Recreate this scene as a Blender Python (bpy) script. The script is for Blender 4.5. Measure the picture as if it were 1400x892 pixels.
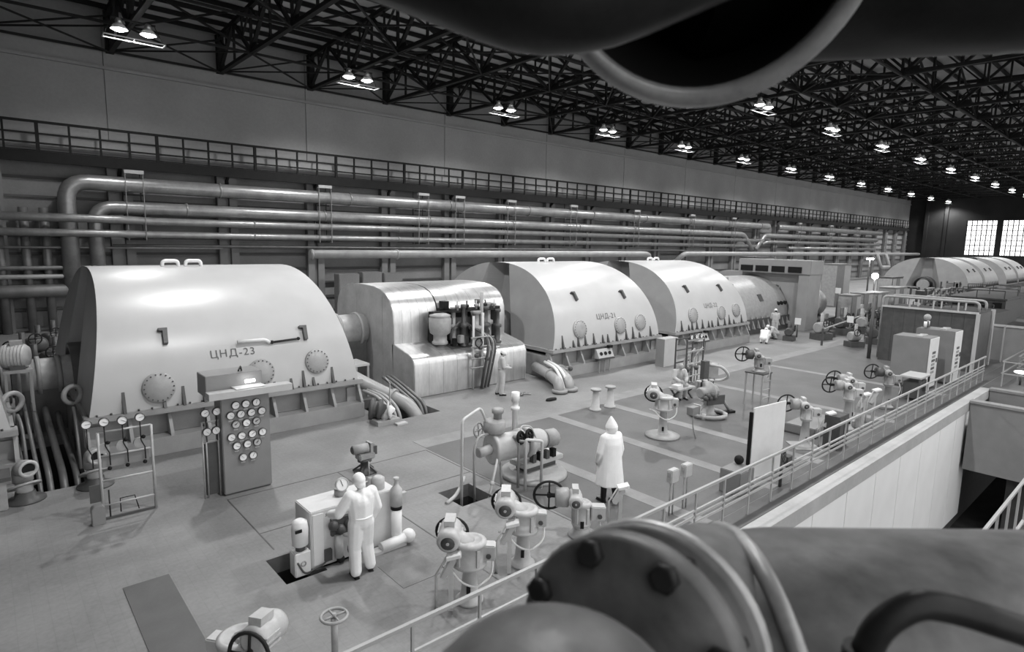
import bpy, bmesh, math, random
from mathutils import Vector, Matrix, Euler
random.seed(7)
scene = bpy.context.scene
for o in list(bpy.data.objects): bpy.data.objects.remove(o, do_unlink=True)
COL = scene.collection
PI = math.pi

# ---------------------------------------------------------------- camera
CAM_H = 5.6
yaw, pitch, roll, FPX = 0.84774, 0.13998, 0.02001, 825.8
fwd = Vector((math.cos(yaw)*math.cos(pitch), math.sin(yaw)*math.cos(pitch), -math.sin(pitch)))
rgt = fwd.cross(Vector((0, 0, 1))).normalized(); upv = rgt.cross(fwd)
rr = math.cos(roll)*rgt + math.sin(roll)*upv; uu = -math.sin(roll)*rgt + math.cos(roll)*upv
cam = bpy.data.cameras.new('camera'); camo = bpy.data.objects.new('camera', cam); COL.objects.link(camo)
camo.matrix_world = Matrix(((rr.x, uu.x, -fwd.x, 0), (rr.y, uu.y, -fwd.y, 0), (rr.z, uu.z, -fwd.z, CAM_H), (0, 0, 0, 1)))
cam.sensor_width = 36; cam.lens = FPX/1400*36; cam.clip_end = 600; cam.clip_start = 0.05
cam.dof.use_dof = True; cam.dof.focus_distance = 22; cam.dof.aperture_fstop = 1.7
scene.camera = camo

# ---------------------------------------------------------------- daylight and exposure
world = bpy.data.worlds.new('daylight'); scene.world = world; world.use_nodes = True
world.node_tree.nodes['Background'].inputs[0].default_value = (1, 1, 1, 1)
world.node_tree.nodes['Background'].inputs[1].default_value = 1.15
scene.view_settings.view_transform = 'Standard'; scene.view_settings.look = 'None'
scene.view_settings.gamma = 1; scene.view_settings.use_curve_mapping = False
scene.view_settings.exposure = 0.36
LAMP_POWER = 1500

# ---------------------------------------------------------------- materials
MATS = {}
def M(name, g, rough=.6, metal=0, var=.12, scale=3, bump=0, fine=40, stretch=None, emit=0):
    if name in MATS: return MATS[name]
    m = bpy.data.materials.new(name); m.use_nodes = True; MATS[name] = m
    nt = m.node_tree; b = nt.nodes['Principled BSDF']
    b.inputs['Roughness'].default_value = rough; b.inputs['Metallic'].default_value = metal
    if g < .06: b.inputs['Specular IOR Level'].default_value = .15
    if emit:
        b.inputs['Emission Color'].default_value = (1, 1, 1, 1); b.inputs['Emission Strength'].default_value = emit
    tc = nt.nodes.new('ShaderNodeTexCoord'); mp = nt.nodes.new('ShaderNodeMapping')
    nt.links.new(tc.outputs['Object'], mp.inputs[0])
    if stretch: mp.inputs['Scale'].default_value = stretch
    n1 = nt.nodes.new('ShaderNodeTexNoise'); n1.inputs['Scale'].default_value = scale; n1.inputs['Detail'].default_value = 6
    n2 = nt.nodes.new('ShaderNodeTexNoise'); n2.inputs['Scale'].default_value = fine; n2.inputs['Detail'].default_value = 3
    nt.links.new(mp.outputs[0], n1.inputs[0]); nt.links.new(mp.outputs[0], n2.inputs[0])
    ad = nt.nodes.new('ShaderNodeMath'); ad.operation = 'MULTIPLY_ADD'; ad.inputs[1].default_value = .35
    nt.links.new(n2.outputs[0], ad.inputs[0]); nt.links.new(n1.outputs[0], ad.inputs[2])
    cr = nt.nodes.new('ShaderNodeMapRange'); cr.inputs[1].default_value = .38; cr.inputs[2].default_value = .95
    cr.inputs[3].default_value = g*(1-var); cr.inputs[4].default_value = min(1, g*(1+var))
    nt.links.new(ad.outputs[0], cr.inputs[0])
    cc = nt.nodes.new('ShaderNodeCombineColor')
    for i in range(3): nt.links.new(cr.outputs[0], cc.inputs[i])
    nt.links.new(cc.outputs[0], b.inputs['Base Color'])
    if bump:
        bp = nt.nodes.new('ShaderNodeBump'); bp.inputs['Strength'].default_value = bump; bp.inputs['Distance'].default_value = .02
        nt.links.new(ad.outputs[0], bp.inputs['Height']); nt.links.new(bp.outputs[0], b.inputs['Normal'])
    return m

def floor_mat():
    m = M('floor_tile', .215, .55, 0, .32, .45, .12, 14)
    nt = m.node_tree; b = nt.nodes['Principled BSDF']
    col = b.inputs['Base Color'].links[0].from_socket
    tc = nt.nodes.new('ShaderNodeTexCoord'); br = nt.nodes.new('ShaderNodeTexBrick')
    br.offset = 0; br.inputs['Scale'].default_value = 1; br.inputs['Brick Width'].default_value = .2; br.inputs['Row Height'].default_value = .2
    br.inputs['Mortar Size'].default_value = .006; br.inputs['Color1'].default_value = (1, 1, 1, 1); br.inputs['Color2'].default_value = (.96, .96, .96, 1)
    br.inputs['Mortar'].default_value = (.9, .9, .9, 1)
    nt.links.new(tc.outputs['Object'], br.inputs[0])
    mx = nt.nodes.new('ShaderNodeMix'); mx.data_type = 'RGBA'; mx.blend_type = 'MULTIPLY'; mx.inputs[0].default_value = 1
    nt.links.new(col, mx.inputs[6]); nt.links.new(br.outputs[0], mx.inputs[7]); nt.links.new(mx.outputs[2], b.inputs['Base Color'])
    return m
FLOOR = floor_mat()
PALE_STRIP = M('pale_floor_band', .235, .6, 0, .2, 2, .1, 20)
DARK_TILE = M('dark_floor_tile', .108, .5, 0, .25, .8, .1, 14)
MATTE_DARK = M('dark_floor_patch', .10, .6, 0, .15, 2)
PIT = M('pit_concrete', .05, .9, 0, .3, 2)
KERB = M('kerb_concrete', .44, .8, 0, .15, 1.2, .1, 14)
CONC = M('concrete', .27, .85, 0, .22, .6, .25, 12)
WALL_UP = M('plastered_wall_panel', .29, .85, 0, .16, .25, .15, 6)
WALL_LO = M('lower_wall_panel', .18, .8, 0, .2, .5, .1, 8)
WALL_RIB = M('wall_rib', .07, .7, 0, .3, 1)
COLUMN = M('column_paint', .19, .6, 0, .2, 1)
ENDWALL = M('dark_end_wall', .028, .85, 0, .3, .3)
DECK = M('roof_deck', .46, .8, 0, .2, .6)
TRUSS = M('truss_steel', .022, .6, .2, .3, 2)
DARKSTEEL = M('dark_steel', .028, .55, .1, .3, 3)
BLACK = M('black_rubber', .015, .55, 0, .2, 4)
PIPE_M = M('pipe_lagging', .28, .36, .55, .25, 1.5, .15, 8)
PIPE_D = M('dull_pipe', .17, .45, .3, .25, 2, .1)
PIPE_L = M('painted_pipe', .34, .4, .1, .15, 2)
CASING = M('casing_paint', .50, .34, 0, .06, 1.2, .03, 60)
CASE_D = M('casing_grey_paint', .30, .42, 0, .1, 1.5, .05, 30)
BASEP = M('base_paint', .31, .5, 0, .15, 2, .05)
COVERP = M('manhole_cover_paint', .36, .45, 0, .12, 5)
SILVER = M('aluminium_cladding', .66, .33, .85, .16, 2.2, .16, 9, stretch=(3, .7, .7))
SILVER_D = M('dull_aluminium', .46, .5, .25, .2, 1.5, .15, 10)
MACH = M('machine_paint', .33, .42, 0, .18, 5, .05)
MACH_L = M('light_machine_paint', .50, .4, 0, .12, 5, .04)
MACH_D = M('dark_machine_paint', .075, .45, 0, .25, 4, .05)
WHITE = M('white_enamel', .80, .35, 0, .05, 4)
WHITEWALL = M('white_pit_wall', .90, .7, 0, .06, .8)
CABG = M('cabinet_grey', .23, .5, 0, .1, 2)
CABL = M('cabinet_light', .46, .45, 0, .08, 2)
STEEL = M('bright_steel', .6, .3, .8, .12, 6)
RAIL = M('rail_paint', .42, .45, .1, .12, 5)
RAILD = M('dark_rail_paint', .014, .7, 0, .2, 3)
PRINT = M('black_print', .10, .6, 0, .25, 8)
GLASSF = M('dial_face', .88, .2, 0, .03, 6)
CLOTH_W = M('white_cotton', .92, .85, 0, .05, 6, .3, 50)
CLOTH_G = M('grey_cotton', .50, .85, 0, .12, 6, .3, 50)
SKIN = M('skin', .42, .55, 0, .08, 8)
SHOE = M('black_leather', .02, .4, 0, .2, 6)
HAIR = M('dark_hair', .03, .7, 0, .2, 12)
FGMET = M('foreground_dark_metal', .11, .5, .1, .55, 5, .3, 16)
FGDARK = M('foreground_black_metal', .03, .4, .3, .3, 3)
FGRIM = M('foreground_pale_rim', .38, .4, .4, .3, 4)
CONSOLE = M('console_white', .66, .45, 0, .08, 4)
BULB = M('lamp_glow', .9, .4, emit=22)
PANE = M('daylight_pane', .9, .2, emit=1.5)

# ---------------------------------------------------------------- mesh helpers
def basis(d):
    d = Vector(d).normalized()
    a = Vector((0, 0, 1)) if abs(d.z) < .95 else Vector((1, 0, 0))
    x = a.cross(d).normalized(); return x, d.cross(x), d
class MB:
    def __init__(s): s.v = []; s.f = []; s.sm = []
    def add(s, vs, fs, smooth=False):
        n = len(s.v); s.v += [tuple(v) for v in vs]
        for f in fs: s.f.append(tuple(i+n for i in f)); s.sm.append(smooth)
        return s
    def box(s, c, d, rz=0, rx=0, ry=0):
        m = Euler((rx, ry, rz)).to_matrix(); c = Vector(c); h = Vector(d)/2
        vs = [c + m @ Vector((x*h.x, y*h.y, z*h.z)) for x in (-1, 1) for y in (-1, 1) for z in (-1, 1)]
        return s.add(vs, [(0, 1, 3, 2), (4, 6, 7, 5), (0, 4, 5, 1), (2, 3, 7, 6), (0, 2, 6, 4), (1, 5, 7, 3)])
    def bx(s, x0, x1, y0, y1, z0, z1): return s.box(((x0+x1)/2, (y0+y1)/2, (z0+z1)/2), (abs(x1-x0), abs(y1-y0), abs(z1-z0)))
    def bar(s, a, b, w, h=None):
        a = Vector(a); b = Vector(b); x, y, d = basis(b-a); h = h or w
        vs = [p + x*(i*w/2) + y*(j*h/2) for p in (a, b) for i, j in ((-1, -1), (1, -1), (1, 1), (-1, 1))]
        return s.add(vs, [(3, 2, 1, 0), (4, 5, 6, 7), (0, 1, 5, 4), (1, 2, 6, 5), (2, 3, 7, 6), (3, 0, 4, 7)])
    def lathe(s, prof, org=(0, 0, 0), axis=(0, 0, 1), n=16, a0=0, a1=2*PI, cap=True):
        x, y, d = basis(axis); org = Vector(org); full = abs(a1-a0-2*PI) < 1e-6
        k = n if full else n+1; vs = []
        for r, h in prof:
            for i in range(k):
                t = a0+(a1-a0)*i/n; vs.append(org + d*h + x*(math.cos(t)*r) + y*(math.sin(t)*r))
        fs = []
        for j in range(len(prof)-1):
            for i in range(n):
                p = j*k+i; q = j*k+(i+1) % k; fs.append((p, q, q+k, p+k))
        s.add(vs, fs, True)
        if cap and full:
            b = len(s.v)-len(vs); e = b+(len(prof)-1)*k
            if prof[0][0] > 1e-4: s.f.append(tuple(range(b+k-1, b-1, -1))); s.sm.append(False)
            if prof[-1][0] > 1e-4: s.f.append(tuple(range(e, e+k))); s.sm.append(False)
        return s
    def cyl(s, a, b, r, r2=None, n=14, cap=True):
        a = Vector(a); b = Vector(b); L = (b-a).length
        return s.lathe([(r, 0), (r if r2 is None else r2, L)], a, b-a, n, cap=cap)
    def cap(s, a, b, r, r2=None, n=10):                    # round-ended limb
        a = Vector(a); b = Vector(b); L = (b-a).length; r2 = r if r2 is None else r2
        P = [(r*math.sin(t), -r*math.cos(t)) for t in [i*PI/2/4 for i in range(5)]]
        Q = [(r2*math.cos(t), L+r2*math.sin(t)) for t in [i*PI/2/4 for i in range(5)]]
        P[0] = (1e-5, -r); Q[-1] = (1e-5, L+r2)
        return s.lathe(P+Q, a, b-a, n, cap=False)
    def sph(s, c, r, n=14, m=8, sc=(1, 1, 1), mat=None):
        c = Vector(c); vs = []; fs = []
        for j in range(m+1):
            t = PI*j/m
            for i in range(n):
                p = 2*PI*i/n; v = Vector((r*sc[0]*math.sin(t)*math.cos(p), r*sc[1]*math.sin(t)*math.sin(p), r*sc[2]*math.cos(t)))
                vs.append(c + (mat @ v if mat else v))
        for j in range(m):
            for i in range(n):
                p = j*n+i; q = j*n+(i+1) % n; fs.append((p, p+n, q+n, q))
        return s.add(vs, fs, True)
    def torus(s, c, axis, R, r, n=24, m=8, a0=0, a1=2*PI):
        x, y, d = basis(axis); c = Vector(c); full = abs(a1-a0-2*PI) < 1e-6; k = n if full else n+1; vs = []; fs = []
        for i in range(k):
            t = a0+(a1-a0)*i/n; u = x*math.cos(t)+y*math.sin(t)
            for j in range(m):
                p = 2*PI*j/m; vs.append(c + u*(R+r*math.cos(p)) + d*(r*math.sin(p)))
        for i in range(n):
            for j in range(m):
                a = i*m+j; b = i*m+(j+1) % m; e = ((i+1) % k)*m; fs.append((a, e+j, e+(j+1) % m, b))
        return s.add(vs, fs, True)
    def tube(s, pts, r, n=8, bend=0, seg=5, cap=True):
        P = [Vector(p) for p in pts]
        if bend:
            Q = [P[0]]
            for i in range(1, len(P)-1):
                a = P[i-1]-P[i]; b = P[i+1]-P[i]; l = min(bend, a.length*.49, b.length*.49)
                p0 = P[i]+a.normalized()*l; p2 = P[i]+b.normalized()*l
                for k in range(seg+1):
                    t = k/seg; Q.append(p0*(1-t)**2 + P[i]*(2*t*(1-t)) + p2*t*t)
            Q.append(P[-1]); P = Q
        rings = []; x = None
        for i, p in enumerate(P):
            d = (P[min(i+1, len(P)-1)]-P[max(i-1, 0)]).normalized()
            if x is None: x = basis(d)[0]
            x = (x-d*x.dot(d)).normalized(); y = d.cross(x)
            rings.append([p + x*(math.cos(2*PI*j/n)*r) + y*(math.sin(2*PI*j/n)*r) for j in range(n)])
        vs = [v for g in rings for v in g]; fs = []
        for i in range(len(P)-1):
            for j in range(n): fs.append((i*n+j, i*n+(j+1) % n, (i+1)*n+(j+1) % n, (i+1)*n+j))
        s.add(vs, fs, True)
        if cap:
            b = len(s.v)-len(vs); s.f.append(tuple(range(b+n-1, b-1, -1))); s.sm.append(False)
            e = len(s.v)-n; s.f.append(tuple(range(e, e+n))); s.sm.append(False)
        return s
    def prism(s, poly, o, u, v, w):                          # polygon in (u,v) extruded along w
        o = Vector(o); u = Vector(u); v = Vector(v); w = Vector(w); n = len(poly)
        vs = [o+u*a+v*b for a, b in poly]; vs += [p+w for p in vs]
        fs = [tuple(range(n-1, -1, -1)), tuple(range(n, 2*n))] + [(i, (i+1) % n, (i+1) % n+n, i+n) for i in range(n)]
        return s.add(vs, fs)
    def mesh(s, name, bevel=0, fixn=True):
        me = bpy.data.meshes.new(name); me.from_pydata(s.v, [], s.f)
        me.polygons.foreach_set('use_smooth', [bool(x) for x in s.sm])
        if fixn or bevel:
            bm = bmesh.new(); bm.from_mesh(me)
            if bevel:
                bmesh.ops.bevel(bm, geom=[e for e in bm.edges if len(e.link_faces) == 2 and e.calc_face_angle(0) > .6], offset=bevel, segments=2, affect='EDGES', clamp_overlap=True)
            bmesh.ops.recalc_face_normals(bm, faces=bm.faces)
            bm.to_mesh(me); bm.free()
        me.update(); return me
    def build(s, name, mat, parent=None, bevel=0, loc=None, rz=0):
        return link(name, s.mesh(name, bevel), mat, parent, loc, rz)
CH = {}
def reg(o, parent):
    o.parent = parent; CH.setdefault(parent.name, []).append(o)
def link(name, me, mat, parent=None, loc=None, rz=0):
    if mat and not me.materials: me.materials.append(mat)
    o = bpy.data.objects.new(name, me); COL.objects.link(o)
    if parent: reg(o, parent)
    if loc: o.location = loc
    if rz: o.rotation_euler.z = rz
    return o
def tag(o, label=None, cat=None, group=None, kind=None):
    if label: o['label'] = label
    if cat: o['category'] = cat
    if group: o['group'] = group
    if kind: o['kind'] = kind
    return o
def thing(name, label, cat, loc=(0, 0, 0), rz=0, group=None):
    o = bpy.data.objects.new(name, None); COL.objects.link(o); o.empty_display_size = .2
    o.location = loc; o.rotation_euler.z = rz
    return tag(o, label, cat, group)
def struct(o): return tag(o, kind='structure')
def dup(root, loc=None, rz=None, label=None, group=None, parent=None):
    kids = list(CH.get(root.name, []))
    r = root.copy(); COL.objects.link(r)
    if parent: reg(r, parent)
    if loc is not None: r.location = loc
    if rz is not None: r.rotation_euler.z = rz
    if label: r['label'] = label
    if group: r['group'] = group
    for c in kids: dup(c, parent=r)
    return r
ORD = ['first', 'second', 'third', 'fourth', 'fifth', 'sixth', 'seventh', 'eighth', 'ninth', 'tenth', 'eleventh', 'twelfth', 'thirteenth', 'fourteenth', 'fifteenth', 'sixteenth', 'seventeenth', 'eighteenth', 'nineteenth', 'twentieth'] + ['%s' % w for w in ('twenty-first', 'twenty-second', 'twenty-third', 'twenty-fourth', 'twenty-fifth', 'twenty-sixth', 'twenty-seventh', 'twenty-eighth', 'twenty-ninth', 'thirtieth')]
UNIT = MB().bx(-.5, .5, -.5, .5, 0, 1).mesh('bar')
def ubar(name, a, b, w, mat, parent, h=None):                # a straight bar that shares one mesh
    key = 'bar_'+mat.name
    me = bpy.data.meshes.get(key)
    if not me: me = UNIT.copy(); me.name = key; me.materials.append(mat)
    a = Vector(a); b = Vector(b); x, y, d = basis(b-a)
    o = bpy.data.objects.new(name, me); COL.objects.link(o); reg(o, parent)
    L = (b-a).length; h = h or w
    o.matrix_local = Matrix(((x.x*w, y.x*h, d.x*L, a.x), (x.y*w, y.y*h, d.y*L, a.y), (x.z*w, y.z*h, d.z*L, a.z), (0, 0, 0, 1)))
    return o
# ================================================================ SETTING
XL, XR, YW, YE = -30.0, 153.0, 43.5, 5.45      # hall ends, back wall, edge of the turbine floor
HOLES = [(.45, 1.5, 16.0, 20.5), (9.2, 11.05, 16.0, 18.7), (7.3, 8.15, 9.75, 10.65), (3.35, 4.05, 9.2, 10.15)]
def plate(x0, x1, y0, y1, z0, z1, holes):
    m = MB()
    xs = sorted({x0, x1} | {v for h in holes for v in h[:2] if x0 < v < x1}); ys = sorted({y0, y1} | {v for h in holes for v in h[2:] if y0 < v < y1})
    for i in range(len(xs)-1):
        for j in range(len(ys)-1):
            cx = (xs[i]+xs[i+1])/2; cy = (ys[j]+ys[j+1])/2
            if any(h[0] < cx < h[1] and h[2] < cy < h[3] for h in holes): continue
            m.bx(xs[i], xs[i+1], ys[j], ys[j+1], z0, z1)
    return m
floor = struct(plate(XL, XR, YE, YW, -.3, 0, HOLES).build('floor', FLOOR))
plate(8.7, 62, 5.95, 13.3, 0, .004, HOLES).build('tile_field', DARK_TILE, floor)
for x in (10.68, 13.59, 16.2, 22.0, 27.8): MB().bx(x-.2, x+.2, 6.0, 13.3, .004, .009).build('pale_band', PALE_STRIP, floor)
MB().bx(8.7, 60, 13.3, 13.95, 0, .006).build('pale_band', PALE_STRIP, floor)
MB().bx(1.32, 1.97, 7.6, 10.72, 0, .012).build('dark_patch', MATTE_DARK, floor)
for (x0, x1, y) in ((3.6, 8.6, 11.2), (3.6, 8.6, 13.15)): MB().bx(x0, x1, y-.012, y+.012, 0, .004).build('floor_seam', MACH_D, floor)
for x in (3.6, 6.1, 8.62): MB().bx(x-.012, x+.012, 10.45 if x < 6 else 7, 13.15, 0, .004).build('floor_seam', MACH_D, floor)
MB().bx(4.75, 5.55, 7.9, 8.75, 0, .006).build('floor_grate', M('worn_tile', .17, .6, 0, .3, 3), floor)
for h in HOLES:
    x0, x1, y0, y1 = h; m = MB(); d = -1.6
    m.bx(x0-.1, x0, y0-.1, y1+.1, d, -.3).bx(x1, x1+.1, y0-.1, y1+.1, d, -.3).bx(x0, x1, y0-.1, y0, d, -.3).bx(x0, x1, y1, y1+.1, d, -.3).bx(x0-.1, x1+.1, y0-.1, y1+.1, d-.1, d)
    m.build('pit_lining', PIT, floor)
MB().bx(XL, XR, 5.47, 5.92, .001, .012).build('gutter_strip', MATTE_DARK, floor)
MB().bx(XL, 30.6, 5.1, 5.45, -.34, .02).build('kerb', KERB, floor)
struct(MB().bx(XL, XR, -40, 5.25, -5.3, -5).build('floor', PIT)).name = 'floor_basement'

# white wall of the basement well, one panel after another
wp = struct(MB().bx(XL, XR, 5.25, 5.4, -5, -.34).build('wall_pit', MACH_D))
pm = MB().bx(0, 2.0, 0, .06, -4.6, -.36).mesh('pit_panel', .008); pm.materials.append(WHITEWALL)
for i in range(-4, 13): link('wall_panel', pm, None, wp, (14.83+2.03*(i-6)-.99+.0, 5.19, 0))

# ---- back wall
wb = struct(MB().bx(XL, XR, YW, YW+.4, 0, 18.4).build('wall_back', CONC))
up = MB().bx(0.02, 11.98, -.12, 0, 11.0, 14.98).mesh('upper_panel', .01); up.materials.append(WALL_UP)
cr = MB().bx(0.02, 11.98, -.12, 0, 15.14, 18.2).mesh('crest_panel', .01); cr.materials.append(WALL_UP)
lo = MB().bx(.35, 5.65, -.10, 0, .1, 1.02).mesh('lower_panel', .01); lo.materials.append(WALL_LO)
for i in range(-3, 13):
    x = 6.65-.35+12*i
    if x+12 < XL or x > XR: continue
    link('wall_panel', up, None, wb, (x, YW, 0)); link('wall_panel', cr, None, wb, (x, YW, 0))
MB().bx(XL, XR, YW-.3, YW, 14.98, 15.14).build('wall_ledge', WALL_UP, wb)
MB().bx(XL, XR, YW-.2, YW, 10.2, 11.0).build('wall_ledge', WALL_UP, wb)
for i in range(-6, 25):
    x = 6.65+6*i
    if x > XR-3: continue
    k = 0
    for z in (1.2, 2.25, 3.3, 4.35, 5.4, 6.45, 7.5, 8.55):
        if i < 14 or z < 3: link('wall_panel', lo, None, wb, (x, YW, z-.1 if z > 1.2 else .1))
for z in (1.25, 2.3, 3.35, 4.4, 5.45, 6.5, 7.55, 8.6, 9.6): MB().bx(XL, XR, YW-.22, YW-.1, z-.09, z+.05).build('wall_rib', WALL_RIB, wb)
colm = MB().bx(-.62, -.12, -.45, 0, 0, 9.5).bx(.12, .62, -.45, 0, 0, 9.5).bx(-.12, .12, -.2, 0, 0, 9.5).mesh('column', .02); colm.materials.append(COLUMN)
k = 0
for i in range(-6, 25):
    o = link('wall_column', colm, None, wb, (6.65+6*i-.0, YW-.1, 0))

# ---- far end wall with the daylight windows, and the closed end behind the left edge
we = struct(MB().bx(XR, XR+.5, -30, YW+.4, -5, 4.6).bx(XR, XR+.5, -30, YW+.4, 11.6, 20).bx(XR, XR+.5, 33.0, YW+.4, 4.6, 11.6).bx(XR, XR+.5, -30, 3.0, 4.6, 11.6).build('wall_end', ENDWALL))
wn = 0
for y0 in (27.9, 22.1, 16.3, 10.5, 4.7):
    wn += 1
    w = thing('window_%d' % wn, None, None, (XR+.1, y0, 4.6)); struct(w)
    n = 6; m = 7; pw = 4.95/n; ph = 7.0/m
    pme = MB().bx(0, .02, .03, pw-.03, .03, ph-.03).mesh('pane'); pme.materials.append(PANE)
    for a in range(n):
        for b in range(m): link('pane', pme, None, w, (.05, a*pw+.03, b*ph))
    f = MB()
    for a in range(n+1): f.bx(-.02, .12, a*pw-.05, a*pw+.11, 0, 7)
    for b in range(m+1): f.bx(0, .12, 0, 5, b*ph-.06, b*ph+.06)
    f.bx(-.05, .2, -.85, 0, 0, 7)
    for a in range(n): f.bx(0, .1, a*pw+pw/2+.0, a*pw+pw/2+.06, 0, 7)
    f.build('window_frame', ENDWALL, w)
struct(MB().bx(XL-.4, XL, -40, YW, -5, 19).build('wall_left', WALL_LO))
struct(MB().bx(XL, -5, -3.4, -3, -5, 19).build('wall_light_block', WALL_LO))  # unseen wall piece added to keep daylight off the left side
for i, y in enumerate((40, 36.5)): MB().bx(XR-.6, XR, y-.3, y+.3, 0, 16).build('wall_pilaster', ENDWALL, we)

# ---- ceiling: pitched deck, purlins
def ztop(y): return 18.15+.05*(43.3-y) if y > 20.8 else 18.15+.05*(43.3-20.8)-.05*(20.8-y)
ceil = struct(MB().prism([(YW+.4, ztop(YW)+.42), (20.8, ztop(20.8)+.42), (-2.5, ztop(-2.5)+.42), (-2.5, ztop(-2.5)+.72), (20.8, ztop(20.8)+.72), (YW+.4, ztop(YW)+.72)], (XL, 0, 0), (0, 1, 0), (0, 0, 1), (XR-XL, 0, 0)).build('ceiling', DECK))
y = 43.2
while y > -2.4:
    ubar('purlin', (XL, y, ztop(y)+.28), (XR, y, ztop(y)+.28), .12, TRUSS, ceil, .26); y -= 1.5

# ---- roof trusses across the hall
def truss_members():
    L = []
    Y0, Y1 = 43.3, -2.3; zb = 16.0
    nodes = [Y0-6*i for i in range(8)]; nodes[-1] = Y0-42; nodes.append(Y1)
    L.append(('bottom_chord', (0, Y0, zb), (0, Y1, zb), .26, .2))
    L.append(('top_chord', (0, Y0, ztop(Y0)), (0, 20.8, ztop(20.8)), .24, .24)); L.append(('top_chord', (0, 20.8, ztop(20.8)), (0, Y1, ztop(Y1)), .24, .24))
    L.append(('end_post', (0, Y0-.1, zb-.1), (0, Y0-.1, ztop(Y0)+.1), .55, .4))
    for i in range(7):
        a = nodes[i]; t = a-3; b = a-6
        L.append(('diagonal', (0, a, zb), (0, t, ztop(t)), .2, .16)); L.append(('diagonal', (0, b, zb), (0, t, ztop(t)), .2, .16))
        L.append(('vertical', (0, t, zb), (0, t, ztop(t)), .12, .12))
        if i: L.append(('vertical', (0, a, zb), (0, a, ztop(a)), .14, .14))
        for s in (.5,):
            y1 = a-1.5; z1 = zb+(ztop(t)-zb)*.5; L.append(('strut', (0, y1, z1), (0, y1-.0, ztop(y1)), .1, .1)); L.append(('strut', (0, y1, z1), (0, a, ztop(a)), .1, .1))
            y2 = b+1.5; L.append(('strut', (0, y2, z1), (0, y2, ztop(y2)), .1, .1)); L.append(('strut', (0, y2, z1), (0, b, ztop(b)), .1, .1))
    for i in range(1, 8): L.append(('gusset', (-.02, nodes[i]-.45, zb+.12), (.02, nodes[i]-.45, zb+.12), .9, .5))
    return L
TM = truss_members()
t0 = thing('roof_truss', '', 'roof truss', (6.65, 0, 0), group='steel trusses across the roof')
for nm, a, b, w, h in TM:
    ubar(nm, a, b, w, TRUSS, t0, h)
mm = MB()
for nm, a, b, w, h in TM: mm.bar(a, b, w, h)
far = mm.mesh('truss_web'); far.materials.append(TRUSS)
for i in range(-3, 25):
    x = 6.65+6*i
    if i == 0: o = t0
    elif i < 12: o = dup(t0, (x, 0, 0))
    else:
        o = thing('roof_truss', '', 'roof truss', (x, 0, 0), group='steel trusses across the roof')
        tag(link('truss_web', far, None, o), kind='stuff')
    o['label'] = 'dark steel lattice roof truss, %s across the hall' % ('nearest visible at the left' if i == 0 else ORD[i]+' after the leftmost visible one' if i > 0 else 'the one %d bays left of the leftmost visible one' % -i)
    if i < 0: o['label'] = 'dark steel roof truss %s bay%s left of the picture edge' % (['', 'one', 'two', 'three'][-i], '' if i == -1 else 's')
# lengthwise bracing between the trusses
for j, y in enumerate((42.9, 37.3, 31.3, 25.3, 19.3, 13.3, 7.3)):
    b = thing('roof_bracing', 'lengthwise row of thin steel roof bracing, %s from the back wall' % ORD[j], 'bracing', (0, y, 0), group='lengthwise roof bracing')
    ubar('tie', (XL+8, 0, 15.95), (XR-1, 0, 15.95), .12, TRUSS, b)
    for i in range(-2, 24):
        x = 6.65+6*i
        if j == 0:
            ubar('brace', (x, 0, 16), (x+6, 0, 17.9), .09, TRUSS, b)
        elif i % 2 == 0 or j in (2, 4):
            zt = ztop(y)-.1
            ubar('brace', (x, 0, 16), (x+6, 0, zt), .11, TRUSS, b); ubar('brace', (x+6, 0, 16), (x, 0, zt), .11, TRUSS, b)
# flat cross bracing in the plane of the bottom chords
for j, (y0, y1) in enumerate(((43.0, 37.3), (31.3, 25.3), (19.3, 13.3))):
    b = thing('wind_bracing', 'flat crossed wind bracing at truss foot level, %s strip from the back wall' % ORD[j], 'bracing', (0, 0, 16.0), group='flat wind bracing')
    for i in range(-1, 23):
        x = 6.65+6*i; ubar('brace', (x, y0, 0), (x+6, y1, 0), .08, TRUSS, b); ubar('brace', (x, y1, -.09), (x+6, y0, -.09), .08, TRUSS, b)

# ---- catwalk along the back wall
cw = thing('catwalk', 'long dark steel catwalk with railing high along the back wall', 'catwalk', (0, 42.4, 9.75))
MB().bx(XL+5, XR-3, 0, 1.0, 0, .08).build('deck', RAILD, cw)
MB().bx(XL+5, XR-3, -.08, .08, -.42, .16).build('edge_beam', RAILD, cw)
for z in (.6, 1.1, 1.72): ubar('rail', (XL+5, 0, z), (XR-3, 0, z), .09 if z < 1.7 else .13, RAILD, cw)
for z in (.3, .85): ubar('rail', (XL+5, .95, z), (XR-3, .95, z), .05, RAILD, cw)
i = 0; x = -8.55
while x < XR-3:
    ubar('post', (x, 0, .1), (x, 0, 1.72), .10 if i % 4 else .16, RAILD, cw); x += 1.43; i += 1
    if i > 112: break
for i in range(-2, 25): ubar('bracket', (6.65+6*i, .9, -.9), (6.65+6*i, .0, -.2), .14, DARKSTEEL, cw)

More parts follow.
